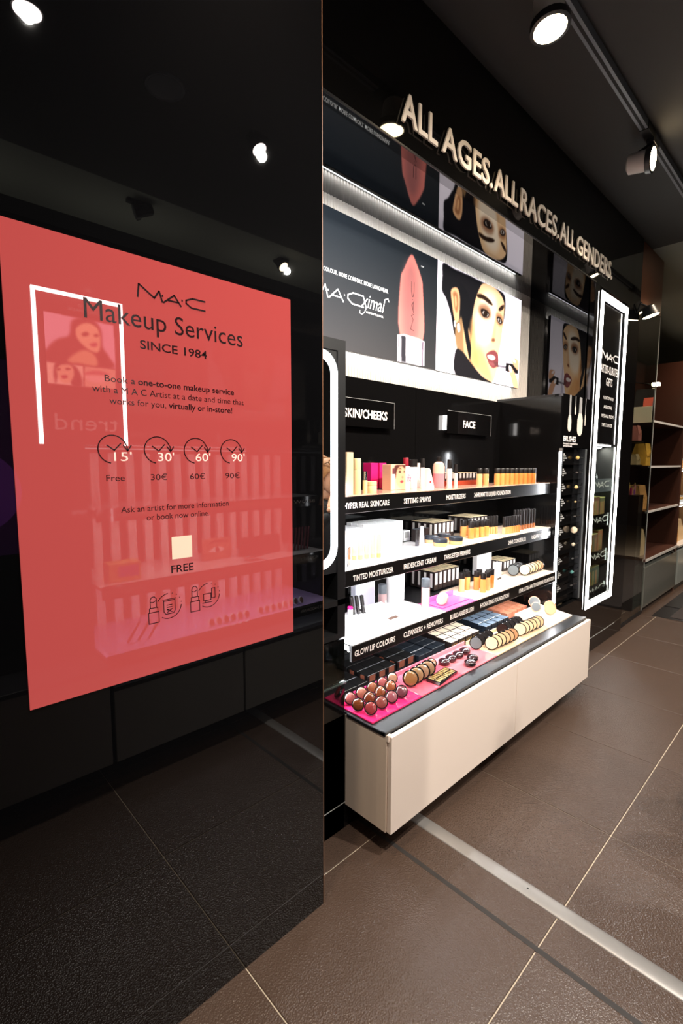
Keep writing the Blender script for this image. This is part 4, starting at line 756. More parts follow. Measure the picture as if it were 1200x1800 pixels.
# magenta risers and blush compacts
mr = empty('magenta_riser', 'low translucent magenta riser under the ringed blushes', 'riser', (1.93, 1.28, Z3 + .0004)); bx('plate', .22, .09, .006, cc('magenta_acrylic', (234, 110, 178), .1, coat=.6), mr); o = bx('back_lip', .22, .006, .030, cc('magenta_acrylic', (234, 110, 178)), mr); o.location.y = .0485
pring = cc('case_blush_pink', (226, 150, 150), .2, coat=.4)
compact(1.852, 1.262, Z3 + .0068, .026, 200, 35, 'pink-ringed blush compact, front one of the pair', 'pink-ringed blushes', cc('blush_peach', (238, 150, 128)), pring); compact(1.888, 1.282, Z3 + .0068, .026, 200, 35, 'pink-ringed blush compact, back one of the pair', 'pink-ringed blushes', cc('blush_peach', (238, 150, 128)), pring)
grid(2.045, 1.445, Z3, 6, 4, .036, .036, .098, boxdark, 'gold-topped carton on the lowest shelf', 'gold-topped cartons on the lowest shelf', topm='goldtop', frontm='print')
for k, (x, y, tn) in enumerate([(2.142, 1.343, 0), (2.196, 1.345, 2), (2.226, 1.372, 2), (2.232, 1.312, 3), (2.212, 1.262, 2), (2.262, 1.268, 1), (2.296, 1.282, 4), (2.330, 1.282, 5), (2.275, 1.322, 4)]):
    found(x, y, Z3, tones[tn], 'hydrating foundation bottle, %s counted from the left on the lowest shelf' % ORD[k], 'foundation bottles on the lowest shelf', r=.0150, h=.098, hc=.030)
for k in range(5): carton(2.532 + .034 * k, 1.495, Z3, .031, .03, .118, wht, 'narrow white upright carton, %s from left behind the foundations' % ORD[k], 'narrow white cartons on the lowest shelf')
t = carton(2.505, 1.345, Z3, .042, .03, .100, wht, 'white upright carton with dark foot right of the foundations'); obj('foot_band', MB().box(-.0205, .0205, -.0155, .0, .004, .016), 'capblack', t)
grid(2.72, 1.42, Z3, 4, 3, .036, .04, .062, boxdark, 'beige-topped carton, lowest shelf right', 'beige-topped cartons, lowest shelf right', topm='goldtop', frontm='print')
compact(2.668, 1.330, Z3, .033, 205, 20, 'open black compact with grey mirror on the lowest shelf', None, cmir, blk_case)
for k in range(3): compact(2.715 + .036 * k, 1.352, Z3, .031, 205, 20, 'closed black compact, %s in the row behind the powders' % ORD[k], 'closed black compacts, lowest shelf', 'capblack', blk_case)
for k in range(6): compact(2.724 + .036 * k, 1.288, Z3, .033, 205, 20, 'pressed powder compact, %s from left on the lowest shelf' % ORD[k], 'powder compacts, lowest shelf', pw[k], blk_case)
# ---- counter: tinted trays
def tray(x0, x1, y0, y1, m, label, lip=True, z=.4524, h=.0072):
    t = empty('display_tray', label, 'tray', ((x0 + x1) / 2, (y0 + y1) / 2, z), 'tinted acrylic trays along the counter')
    bx('plate', x1 - x0, y1 - y0, h, m, t)
    if lip: o = bx('back_lip', x1 - x0, .006, .026, m, t); o.location.y = (y1 - y0) / 2 + .0032
    return t
ta = cc('tray_hot_pink', (232, 42, 104), .12, coat=.7); tb = cc('tray_pink', (240, 96, 116), .12, coat=.7); tcx = cc('tray_rose', (244, 130, 140), .12, coat=.7); td = cc('tray_beige', (246, 208, 168), .2, coat=.6); te = cc('tray_pale', (246, 220, 198), .25, coat=.5)
tray(1.200, 1.482, 1.094, 1.272, ta, 'hot pink tray under the domed blushes at the counter\'s left end')
tray(1.484, 1.770, 1.094, 1.272, tb, 'pink tray under the four large compacts and the palette')
tray(1.772, 2.070, 1.094, 1.272, tcx, 'rose pink tray under the six closed domed compacts')
tray(2.072, 2.640, 1.094, 1.262, td, 'beige tray under the rows of open powder compacts')
# raised wedge at the right end
w_ = MB(); w_.add([(2.645, 1.094, 0), (2.955, 1.094, 0), (2.955, 1.30, 0), (2.645, 1.30, 0), (2.645, 1.094, .006), (2.955, 1.094, .006), (2.955, 1.30, .034), (2.645, 1.30, .034)], [(0, 3, 2, 1), (4, 5, 6, 7), (0, 1, 5, 4), (1, 2, 6, 5), (2, 3, 7, 6), (3, 0, 4, 7)])
o = obj('sloping_tray', w_, te, loc=(0, 0, .4524)); tag(o, 'pale sloping tray at the counter\'s right end', 'tray')
# domed blushes in three rows
ps = [(1.236 + .0615 * k, 1.242 + .001 * k) for k in range(5)]
for k, (x, y) in enumerate(ps): compact(x, y, Z4, .0240, 238, 26, 'domed blush compact, %s from left in the back row' % ORD[k], 'domed blushes on the hot pink tray', pan_b[k], blk_case, dome=True)
for k in range(4): compact(1.226 + .066 * k, 1.188 + .005 * k, Z4, .0240, 214, 34, 'domed bronze compact, %s from left in the middle row' % ORD[k], 'domed blushes on the hot pink tray', pan_b[5 + k], blk_case, dome=True)
for k in range(4): compact(1.240 + .060 * k, 1.138 + .002 * k, Z4, .0245, 218, 34, 'domed pink compact, %s from left in the front row' % ORD[k], 'domed blushes on the hot pink tray', pan_b[9 + k], blk_case, dome=True)
for k in range(4): compact(1.520 + .044 * k, 1.178 + .004 * k, Z4, .0335, 214, 22, 'large domed powder compact, %s from left on the pink tray' % ORD[k], 'large domed compacts on the pink tray', gl('big_pan_%d' % k, [(196, 138, 84), (216, 168, 120), (220, 170, 134), (214, 164, 122)][k]), blk_case, dome=True, th=.012)
compact(1.722, 1.222, Z4, .024, 214, 40, 'smaller domed compact behind the black palette', None, gl('small_pan', (210, 140, 110)), blk_case, dome=True)
pal = empty('eyeshadow_palette', 'long black palette with rows of gold inserts lying on the pink tray', 'palette', (1.677, 1.134, Z4 + .0004), rot=(0, 0, math.radians(6)))
pcase = bx('case', .155, .064, .012, blk_case, pal)
for i in range(9):
    for j in range(2): o = bx('insert', .0105, .0235, .0008, 'gold', pcase, z0=.012); o.location = (-.064 + .016 * i, -.0145 + .029 * j, 0)
for k, (x, y) in enumerate([(1.795, 1.205), (1.852, 1.207), (1.912, 1.208), (1.972, 1.210), (1.868, 1.118), (1.925, 1.140)]):
    t = empty('domed_compact', 'closed black domed compact lying flat, %s' % (['%s from left in the back row' % ORD[k] if k < 4 else ['front left one', 'front right one'][k - 4]][0]), 'compact', (x, y, Z4), 'closed domed compacts on the rose tray')
    lat('foot', [(.014, 0), (.016, .004)], cc('stand_amber', (230, 120, 80), .15, coat=.5), t); lat('case', [(.022, .004), (.026, .008), (.026, .018)], blk_case, t, 20); lat('dome', [(.0255, .018), (.022, .023), (.013, .027), (.002, .0285)], gl('dome_rose', (84, 50, 58)), t, 20)
# black boxes along the back of the counter
zb_ = .4522; bb_ = cc('box_black_gloss', (16, 15, 15), .28, coat=.3); bpeach = cc('box_print_peach', (110, 60, 44), .4)
grid(1.215, 1.30, zb_, 3, 3, .058, .058, .026, bb_, 'flat black box, far left counter', 'flat black boxes, far left')
grid(1.405, 1.31, zb_, 3, 3, .058, .058, .040, bb_, 'peach-printed black box, left counter block', 'black boxes with peach print, left block', frontm=bpeach)
grid(1.595, 1.31, zb_, 2, 3, .060, .060, .046, bb_, 'peach-printed taller black box, second block', 'black boxes with peach print, second block', frontm=bpeach)
grid(1.735, 1.30, zb_, 2, 4, .050, .050, .034, cc('box_black_blue', (26, 30, 36), .3, coat=.3), 'narrow blue-black counter box', 'narrow blue-black boxes')
grid(1.860, 1.315, zb_, 2, 4, .050, .05, .030, cc('box_black_blue', (26, 30, 36), .3), 'low slate counter box', 'low slate boxes')
for j in range(4):
    for i in range(4):
        rn = ['front', 'second', 'third', 'back'][j]
        t = carton(2.010 + .0655 * i + .012 * j, 1.315 + .054 * j, zb_, .059, .048, .036, boxdark, 'pale-topped powder box on the counter, %s from left, %s row' % (ORD[i], rn), 'pale-topped powder boxes on the counter', topm=cc('box_top_cream', (252, 226, 196), .4), frontm=None)
        if j == 0: text('lettering', ['NC20', 'NC30', 'NC42', 'NC45'][i], -.026, -.0256, .008, t, width=.050, height=.018, mt='gold', bold=.01)
for j in range(4):
    for i in range(4):
        rn = ['front', 'second', 'third', 'back'][j]
        carton(2.330 + .064 * i + .012 * j, 1.312 + .056 * j, zb_, .057, .049, .040, cc('box_slate', (30, 36, 44), .25, coat=.3), 'slate blue box on the counter, %s from left, %s row' % (ORD[i], rn), 'slate blue boxes on the counter', topm=cc('box_slate_top', (112, 126, 142), .3))
for j in range(4):
    for i in range(4):
        rn = ['front', 'second', 'third', 'back'][j]
        carton(2.640 + .064 * i + .012 * j, 1.352 + .054 * j, zb_, .056, .047, .034, cc('box_peach', (206, 130, 100), .4), 'peach carton at the counter right, %s from left, %s row' % (ORD[i], rn), 'peach cartons on the counter')
compact(2.062, 1.205, Z4, .031, 208, 18, 'open black compact with grey mirror left of the powder rows', None, cmir, blk_case)
for k in range(3): compact(2.118 + .040 * k, 1.218, Z4, .030, 208, 18, 'closed black compact, %s behind the left powder row' % ORD[k], 'closed black compacts behind the left row', 'capblack', blk_case)
for k in range(6): compact(2.112 + .037 * k, 1.150 - .002 * k, Z4, .033, 208, 20, 'open powder compact, %s in the left counter row' % ORD[k], 'powder compacts, left counter row', pw[k], blk_case)
for k in range(5): compact(2.345 + .042 * k, 1.218, Z4, .030, 208, 18, 'closed black compact, %s behind the right powder row' % ORD[k], 'closed black compacts behind the right row', gl('brown_mirror', (70, 48, 40)) if k == 0 else 'capblack', blk_case)
for k in range(6): compact(2.398 + .038 * k, 1.148 - .002 * k, Z4, .0335, 208, 20, 'open powder compact, %s in the right counter row' % ORD[k], 'powder compacts, right counter row', pw[[0, 1, 1, 2, 2, 3][k]], blk_case)
pc = cc('case_rose_gold', (226, 158, 126), .2, coat=.5)
def wz(y): return .4524 + .006 + (y - 1.094) / .206 * .028 + .0006
compact(2.860, 1.285, wz(1.285), .034, 212, 24, 'large rose-gold compact with mirror at the back of the sloping tray', None, cmir, pc); compact(2.800, 1.245, wz(1.245), .029, 205, 24, 'smaller rose-gold compact with mirror on the sloping tray', None, cmir, pc)
compact(2.835, 1.175, wz(1.175), .033, 212, 24, 'rose-gold powder compact, front one on the sloping tray', None, pw[3], pc); compact(2.885, 1.200, wz(1.200), .033, 212, 24, 'rose-gold powder compact, rear one on the sloping tray', None, pw[4], pc)
# price tickets and shine plates on the pink trays
# ---- gift boxes in the light-frame case
M['giftprint'] = None
def gift(x, z, w, h, d, c1, c2, label, seed, y0=None):
    t = empty('gift_box', label, 'box', (x, YF + .05 + d / 2, z), 'printed gift boxes in the light-frame case')
    bx('carton', w, d, h, c1, t); rnd = random.Random(seed)
    for k in range(3):
        x_ = -w / 2 + w * (.2 + .27 * k); p = [(x_ - .025, .02), (x_ - .01, h * .5), (x_ - .018, h * .85), (x_ + .012, h * .88), (x_ + .02, h * .4), (x_ + .015, .02)]
        obj('printed_figure', MB().prism([(min(w / 2 - .004, a), b) for a, b in p], -d / 2 - .0006, -d / 2), c2 if k % 2 else cm('gift_tan', (160, 110, 66), .5), t)
    bx('lid', w + .002, d + .002, .006, cm('gift_lid', (196, 190, 120), .5), t, z0=h)
og = cm('gift_olive', (84, 88, 42), .45); br_ = cm('gift_brown', (112, 66, 38), .45); gr_ = cm('gift_green', (56, 74, 44), .45); yl = cm('gift_yellow', (150, 130, 60), .45)
gift(3.775, .9125, .14, .20, .15, br_, yl, 'brown and yellow printed box on the second showcase shelf', 1); gift(3.905, .9125, .10, .19, .15, og, yl, 'olive printed box beside the brown box, second showcase shelf', 2)
gift(3.77, .6485, .15, .19, .15, br_, og, 'orange-brown printed box on the third showcase shelf', 3); gift(3.90, .6485, .09, .21, .15, cm('gift_rust', (170, 96, 50), .45), yl, 'taller rust printed box on the third showcase shelf', 4)
gift(3.80, .4005, .22, .19, .16, gr_, yl, 'green printed box on the lowest showcase shelf', 5)
for k in range(3):
    o = obj('folded_bag', MB().bbox(-.13, .13, -.012, .012, -.018, .018, .004), cc('bag_gloss', (48, 52, 58), .1, coat=.8), loc=(3.76 + .05 * k, YF + .07 + .05 * k, 1.280)); o.rotation_euler = (0, math.radians(46), 0); tag(o, 'glossy black folded bag leaning in the top niche, %s from left' % ORD[k], 'bag', 'black bags in the showcase')
# ================================================================ CEILING FITTINGS
tk = empty('lighting_track', 'black ceiling lighting track running above the aisle', 'track', (2.4, .845, 3.05))
obj('rail', MB().box(-3.2, 6.2, -.018, .018, -.036, 0).box(-3.2, 6.2, -.006, .006, -.0365, -.036, 1), ['capgrey', 'blackmatt'], tk)
for x in (-.6, .55, 1.6, 3.0): obj('joiner', MB().box(x - .06, x + .06, -.021, .021, -.04, -.0), 'black', tk)
def trackspot(x, y, z, aim, label, size=.048, lampm='lamp', ceil=3.014, body='shelfgrey', group='spotlights on the ceiling track'):
    t = empty('track_spotlight', label, 'spotlight', (x, y, z), group)
    d = Vector(aim).normalized(); q = d.to_track_quat('Z', 'Y').to_matrix().to_4x4(); r = size
    hd0 = obj('head', MB().lathe([(r * .55, -.115), (r * .8, -.105), (r * .85, -.03), (r, -.012), (r, .0)], 20, mx=q), body, t, True)
    obj('bezel', MB().lathe([(r * 1.08, -.02), (r * 1.10, .004), (r * .98, .006)], 20, mx=q), 'black', hd0, True)
    obj('lens', MB().lathe([(r * .93, .0055), (r * .80, .0075), (r * .4, .0095)], 20, mx=q), lampm, hd0, True)
    obj('stem', MB().tube([tuple(d * -.06), tuple(d * -.06 + Vector((0, 0, ceil - z - .0)) * .6), (0, 0, ceil - z)], .009), 'black', t, True)
    obj('adapter', MB().box(-.05, .05, -.017, .017, ceil - z - .022, ceil - z + .0), 'black', t)
trackspot(1.835, .855, 2.890, (.0, -.12, -1), 'round bright spotlight at the top of the picture', .062)
trackspot(3.03, .84, 2.93, (.05, -1, -.12), 'spotlight turned edge-on towards the aisle at the upper right', .06)
for x in (-.9, .5, 4.4, 5.8, 7.2): trackspot(x, .845, 2.90, (.2, .3, -1), 'track spotlight outside the picture at x %s' % ('left' if x < 1 else 'right') if False else {-.9: 'first track spotlight behind the viewer', .5: 'second track spotlight above the viewer', 4.4: 'track spotlight beyond the cream cabinet', 5.8: 'track spotlight above the door mat', 7.2: 'farthest track spotlight beyond the mat'}[x], .05)
def downlight(x, y, r, label, lit=True):
    t = empty('ceiling_light' if lit else 'ceiling_speaker', label, 'downlight' if lit else 'speaker', (x, y, 3.05))
    obj('bezel', MB().lathe([(r * .88, -.004), (r, -.008), (r * 1.04, -.001), (r * 1.04, 0)][::1], 28), 'capgrey' if not lit else 'black', t, True)
    obj('face', MB().lathe([(r * .55, -.010), (r * .87, -.006), (r * .87, -.001)], 28), 'lampcool' if lit else 'capgrey', t, True)
downlight(.54, -.20, .055, 'round recessed ceiling light reflected at the top left'); downlight(1.075, -.205, .085, 'round flush ceiling speaker reflected in the black glass', False)
trackspot(1.57, -.19, 2.985, (.2, .5, -1), 'white spotlight reflected beside the partition edge', .042, 'lampcool', 3.05, 'black', None)
trackspot(2.60, -1.35, 2.99, (.2, .7, -.8), 'small warm spotlight reflected above the coral poster', .045, 'lamp', 3.05, 'black', None); trackspot(1.35, -1.28, 2.98, (-.8, -.3, -.3), 'unlit black spotlight reflected above the coral poster', .045, 'capgrey', 3.05, 'black', None)
# dark bulkhead behind the opposite display
struct('wall_opposite', MB().box(-1.6, 12, -1.85, -1.78, 0, 3.05), 'blackmatt', 'dark wall far behind the opposite display', 'wall')
for x in (.3, 1.4, 2.6): area('ceiling_wash', (x, -1.5, 2.6), (.8, .2), (0, 0, 1), 2.5, (1, .93, .8))
# ================================================================ RIGHT OF THE SHOWCASE
# brown pier, tall glass pane with the shop beyond
pr = struct('wall_pier', MB().box(4.17, 4.95, YF + .012, YF + .06, 2.605, 3.05), 'brownpanel', 'brown panel above the tall glass pane', 'wall')
obj('jamb', MB().box(4.17, 4.335, YF + .0, YF + .06, 0, 3.045), 'blackgloss', pr)
gp = empty('tall_glass_pane', 'tall clear glass pane with black metal edge right of the showcase', 'glass', (4.64, YF + .014, 0))
obj('pane', MB().box(-.30, .32, 0, .0005, .03, 2.60), 'tintglass', gp); obj('edge_frame', MB().box(-.30, -.285, -.004, .010, .03, 2.60).box(-.30, .32, -.004, .010, 0, .03), 'black', gp); obj('edge_strip', MB().box(.316, .32, -.001, .007, .03, 2.60), 'printgrey', gp)
fr = M['brown']
by = struct('wall_bay', MB().box(4.97, 6.1, 1.62, 1.66, 0, 2.40), fr, 'dark brown back panel of the handbag bay', 'wall')
struct('wall_bay_side', MB().box(6.08, 6.14, YF + .02, 1.619, 0, 2.40), fr, 'dark brown side panel dividing the two far bays', 'wall')
struct('wall_added_screen', MB().box(4.34, 4.968, 1.66, 1.70, 0, 1.86), 'black', 'black screen added to keep the view behind the tall glass dark', 'wall')  # dark sheet added so the lit wall behind stays out of view
struct('wall_tan', MB().box(4.31, 12, 2.6, 2.66, 0, 3.05), mat('tan_wall', (112, 112, 100), .8), 'tan wall seen over the handbag bay', 'wall')
def bag(x, y, z, w, d, h, m, label, handle=True, flap=True, rot=0, hm='brown', name='handbag'):
    t = empty(name, label, 'bag', (x, y, z), None, (0, 0, rot))
    obj('body', MB().add([(-w / 2, -d / 2, 0), (w / 2, -d / 2, 0), (w / 2, d / 2, 0), (-w / 2, d / 2, 0), (-w * .5, -d * .5, h * .5), (w * .5, -d * .5, h * .5), (w * .5, d * .5, h * .5), (-w * .5, d * .5, h * .5), (-w * .44, -d * .3, h), (w * .44, -d * .3, h), (w * .44, d * .3, h), (-w * .44, d * .3, h)],
        [(0, 3, 2, 1), (8, 9, 10, 11)] + [(a + b, a + (b + 1) % 4, a + 4 + (b + 1) % 4, a + 4 + b) for a in (0, 4) for b in range(4)]), m, t, True)
    if flap: fl_ = obj('flap', MB().add([(-w * .47, -d * .5 - .004, h * .42), (w * .47, -d * .5 - .004, h * .42), (w * .45, -d * .33 - .004, h + .004), (-w * .45, -d * .33 - .004, h + .004), (-w * .45, d * .3, h + .005), (w * .45, d * .3, h + .005)], [(0, 1, 2, 3), (3, 2, 5, 4)]), m, t); obj('clasp', MB().lathe([(.008, 0), (.008, .004)], 10, mx=Matrix.Translation((0, -d * .5 - .005, h * .5)) @ Matrix.Rotation(math.pi / 2, 4, 'X')), 'gold', fl_)
    if handle: obj('handle', MB().tube([(-w * .25, 0, h), (-w * .24, 0, h * 1.25), (-w * .12, 0, h * 1.42), (w * .12, 0, h * 1.42), (w * .24, 0, h * 1.25), (w * .25, 0, h)], .006, 6), hm, t, True)
    return t
# drawers and shelves of the handbag bay
dk = empty('handbag_cabinet', 'grey glossy drawer cabinet below the handbag shelves', 'cabinet', (5.53, YF + .2, 0))
obj('drawer_front', MB().bbox(-.575, .575, -.195, -.175, .05, .425, .003), 'greygloss', dk); obj('plinth', MB().box(-.575, .545, -.165, .19, 0, .05), 'skirt', dk); obj('carcass', MB().box(-.58, .545, -.170, .195, .05, .44), 'greygloss', dk)
obj('deck', MB().bbox(-.58, .545, -.195, .195, .475, .50, .002), fr, dk); obj('deck_edge', MB().box(-.58, .545, -.199, -.195, .475, .50), 'shelfgrey', dk); obj('rebate', MB().box(-.58, .545, -.165, .19, .44, .475), 'blackmatt', dk)
obj('handle', MB().bbox(.30, .40, -.2, -.18, .425, .44, .003), 'chrome', dk)
for k, z in enumerate((.93, 1.335, 1.735)):
    t = empty('bay_shelf', 'brown bay shelf with pale front edge, %s from the bottom' % ORD[k], 'shelf', (5.53, 1.42, z), 'handbag bay shelves'); obj('board', MB().box(-.57, .548, -.165, .198, -.016, 0), fr, t); obj('edge', MB().box(-.57, .548, -.18, -.165, -.017, .001), 'shelfgrey', t)
tan = cm('leather_tan', (224, 160, 92), .5); yel = cm('leather_yellow', (240, 180, 70), .45); pk = cm('leather_pink', (228, 140, 128), .5); crm = cm('leather_cream', (224, 188, 140), .5); ppr = cm('bag_paper', (206, 170, 120), .7); blk = cm('leather_black', (24, 20, 20), .5)
bag(5.18, 1.37, 1.337, .17, .12, .20, yel, 'yellow leather backpack on the middle bay shelf', False)
bag(5.10, 1.38, .932, .22, .14, .22, tan, 'tan leather bag on the lower bay shelf', False); bag(5.42, 1.45, .932, .20, .12, .20, cm('leather_brown', (96, 56, 36), .5), 'brown leather bag deep on the lower bay shelf', False)
bag(5.14, 1.36, .502, .16, .12, .24, crm, 'cream shopper standing on the bay deck', True, False)
pf = empty('picture_frame', 'small standing frame beside the cream shopper', 'frame', (5.16, 1.50, .502)); obj('frame', MB().box(-.10, -.09, -.01, .01, 0, .34).box(.09, .10, -.01, .01, 0, .34).box(-.09, .09, -.01, .01, .33, .34).box(-.09, .09, -.01, .01, 0, .01), 'chrome', pf); obj('panel', MB().box(-.09, .09, -.004, .004, .01, .33), 'black', pf)
fb = empty('leaning_folder', 'black folder with coral side leaning on the top bay shelf', 'folder', (5.15, 1.36, 1.737), None, (0, math.radians(14), 0)); obj('cover', MB().bbox(-.020, .014, -.06, .10, .004, .31, .004), 'capblack', fb); obj('coral_side', MB().box(-.0235, -.0205, -.055, .02, .01, .22), cm('coral_card', (226, 96, 70), .5), fb)
o = obj('small_lamp', MB().bbox(-.025, .025, -.03, .03, 0, .03, .004), 'lamp', loc=(5.22, 1.30, 2.06)); tag(o, 'small lit lamp head above the black folder', 'lamp'); obj('arm', MB().tube([(0, .03, .015), (0, .20, .06), (0, .315, .06)], .006), 'black', o)
# things behind the tall glass
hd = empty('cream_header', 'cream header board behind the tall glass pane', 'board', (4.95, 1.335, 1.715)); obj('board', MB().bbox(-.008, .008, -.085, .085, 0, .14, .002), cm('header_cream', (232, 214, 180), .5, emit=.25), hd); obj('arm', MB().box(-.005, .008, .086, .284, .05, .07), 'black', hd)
for z, lab in ((1.553, 'upper'), (1.345, 'lower')):
    o = obj('glass_shelf', MB().box(4.80, 4.955, 1.30, 1.615, z - .012, z), 'black'); tag(o, '%s black side shelf behind the tall glass' % lab, 'shelf')
bag(4.87, 1.37, 1.554, .10, .12, .13, pk, 'pink leather bag behind the tall glass pane', False); bag(4.88, 1.50, 1.554, .09, .10, .12, blk, 'small dark bag beside the pink bag behind the glass', False)
bag(4.885, 1.50, 1.346, .11, .10, .10, ppr, 'paper carrier bag with thin handles behind the glass', True, False, hm='printgrey'); bag(4.87, 1.36, 1.346, .10, .10, .09, crm, 'pale leather pouch beside the paper bag', False)
ct = empty('perfume_counter', 'grey stepped plinth with a dark counter behind the glass', 'counter', (4.80, 1.47, 0)); obj('plinth', MB().box(-.14, .0, -.02, .14, 0, .96), 'greygloss', ct); obj('cap_block', MB().box(-.13, -.02, -.015, .13, .96, 1.03), 'greygloss', ct); obj('cabinet', MB().box(0.002, .135, -.20, .14, 0, 1.08), cm('counter_dark', (40, 28, 26), .3), ct); obj('drawer', MB().box(.005, .135, -.205, -.2005, .05, .46), 'greygloss', ct)
rr = random.Random(9)
for k in range(9):
    c = [(200, 60, 110), (240, 190, 110), (150, 60, 160), (230, 150, 150), (210, 120, 90)][k % 5]
    bottle(4.825 + .032 * (k % 4), 1.32 + .035 * (k // 4) + .02, 1.0805, .010, .06 + .05 * rr.random(), .02, cm('perfume_%d' % (k % 5), c, .1, coat=.6), 'small perfume bottle on the dark counter, %s of nine' % ORD[k], group='perfume bottles behind the glass', cap='gold', capr=.006, name='perfume_bottle')
# picture lamp on the pane head
al = empty('arm_spotlight', 'black arm spotlight mounted above the tall glass pane', 'spotlight', (4.36, 1.15, 2.475))
q = Vector((.15, -.25, -1)).normalized().to_track_quat('Z', 'Y').to_matrix().to_4x4()
obj('head', MB().lathe([(.025, -.08), (.042, -.07), (.060, -.01), (.062, .0)], 20, mx=q), 'black', al, True); obj('lens', MB().lathe([(.056, .001), (.045, .004)], 20, mx=q), 'lamp', al, True); obj('arm', MB().tube([(-.03, .02, .07), (-.10, .05, .08), (-.10, .068, .02)], .006), 'black', al, True)
# second bay, bright shelves and leather bags
b2 = struct('wall_bay_right', MB().box(6.14, 9.0, 1.62, 1.66, 0, 2.40), mat('bay_tan', (170, 130, 90), .6), 'tan back panel of the far bay', 'wall'); 
dk = empty('far_cabinet', 'pale grey drawer cabinet in the far bay', 'cabinet', (7.0, 1.42, 0)); obj('drawer_front', MB().bbox(-.83, .83, -.195, -.175, .05, .43, .003), cm('grey_light_gloss', (150, 156, 152), .15), dk); obj('carcass', MB().box(-.83, .83, -.17, .19, 0, .46), 'greygloss', dk); obj('deck', MB().box(-.83, .83, -.20, .195, .462, .48), 'shelfgrey', dk)
for k, z in enumerate((.93, 1.30)):
    t = empty('far_shelf', 'white lit shelf in the far bay, %s one' % ['lower', 'upper'][k], 'shelf', (7.0, 1.42, z), 'far bay shelves'); obj('board', MB().bbox(-.85, .85, -.19, .195, -.025, 0, .002), 'white', t); obj('led_bar', MB().box(-.84, .84, -.185, -.17, -.029, -.0255), 'ledstrip', t)
spot('far_bay_light', (6.9, .6, 2.9), (6.9, 1.4, .9), 160, WARM, 70); spot('bay_light', (4.9, .7, 2.9), (5.2, 1.45, .9), 55, WARM, 60); spot('behind_glass_light', (4.6, 1.9, 2.9), (4.9, 1.45, 1.2), 50, WARM, 60)
bag(6.30, 1.36, .481, .22, .14, .26, tan, 'large tan leather tote in the far bay', True, False, hm=fr); bag(6.62, 1.38, .481, .24, .15, .24, crm, 'cream leather tote right of the tan tote', True, False, hm=fr)
for k in range(6): bottle(6.24 + .07 * k, 1.30, 1.3005, .018, .13 + .02 * (k % 2), .04, cm('vial_%d' % (k % 3), [(150, 200, 220), (240, 236, 220), (200, 150, 90)][k % 3], .12, coat=.5), 'cosmetic bottle on the upper far shelf, %s from left' % ORD[k], group='bottles in the far bay', cap='chrome', capr=.012)
for k in range(5): bottle(6.24 + .08 * k, 1.30, .9305, .022, .05, .02, cm('pot_blue', (180, 190, 200), .2), 'squat pot on the lower far shelf, %s from left' % ORD[k], 'jar', 'pots in the far bay', cap='gold', name='pot')
struct('wall_right', MB().box(11.9, 12, -3.2, 3.2, 0, 3.05), 'brown', 'dark end wall of the shop', 'wall')
ma = empty('door_mat', 'dark ribbed door mat on the floor at the right edge', 'mat', (5.0, .60, 0)); obj('pile', MB().bbox(0, 2.6, -.35, .42, .001, .009, .003), 'mat', ma); obj('border', MB().box(-.05, 2.65, -.40, .55, .0004, .003).box(.36, .365, -.40, .55, .003, .0095), 'capblack', ma)
# ================================================================ OPPOSITE DISPLAY (seen reflected in the black glass)
YO = -.20
oc = struct('wall_opposite_front', MB().box(-1.5, .66, YO - .40, YO - .002, .0, 2.30).box(.66, 2.03, YO - .45, YO - .40, 0, 2.30).box(.66, 2.03, YO - .40, YO - .002, 1.45, 2.30).box(2.0, 2.03, YO - .40, YO - .002, 0, 1.45), 'blackgloss', 'black facade of the opposite display unit', 'wall')
of = empty('neon_poster_case', 'black poster case with white light frame opposite the glass partition', 'poster', (.65, YO, 1.4))
def O_(o): o.parent = of; o.location = (o.location.x - .65, o.location.y - YO, o.location.z - 1.4); return o
for a in ((.492, .506, 1.435, 2.046), (.822, .836, 1.435, 2.046), (.506, .822, 2.032, 2.046)): O_(obj('light_bar', MB().box(a[0], a[1], YO, YO + .012, a[2], a[3]), 'led'))
O_(obj('panel', MB().box(.506, .822, YO, YO + .004, 1.435, 2.032), 'blackmatt'))
M['oppface'] = mat('opposite_picture', (20, 20, 20), .4, emit=4.5, attr='col')
O_(picture('picture', .532, .806, 1.672, 1.958, YO + .006, paint(.532, .806, 1.672, 1.958, .0035, OPP, (60, 26, 26)), M['oppface'], face=1))
M['dimtext'] = mat('dim_text', (230, 220, 215), .5, emit=.5)
O_(text('lettering', 'trend', .800, YO + .0062, 1.495, face=1, width=.25, height=.07, mt='dimtext')); O_(text('lettering', 'MIX UP TO', .76, YO + .0062, 2.0, face=1, width=.10, height=.012, mt='dimtext')); O_(text('lettering', 'CLASSIC SHADE', .78, YO + .0062, 1.98, face=1, width=.16, height=.012, mt='dimtext'))
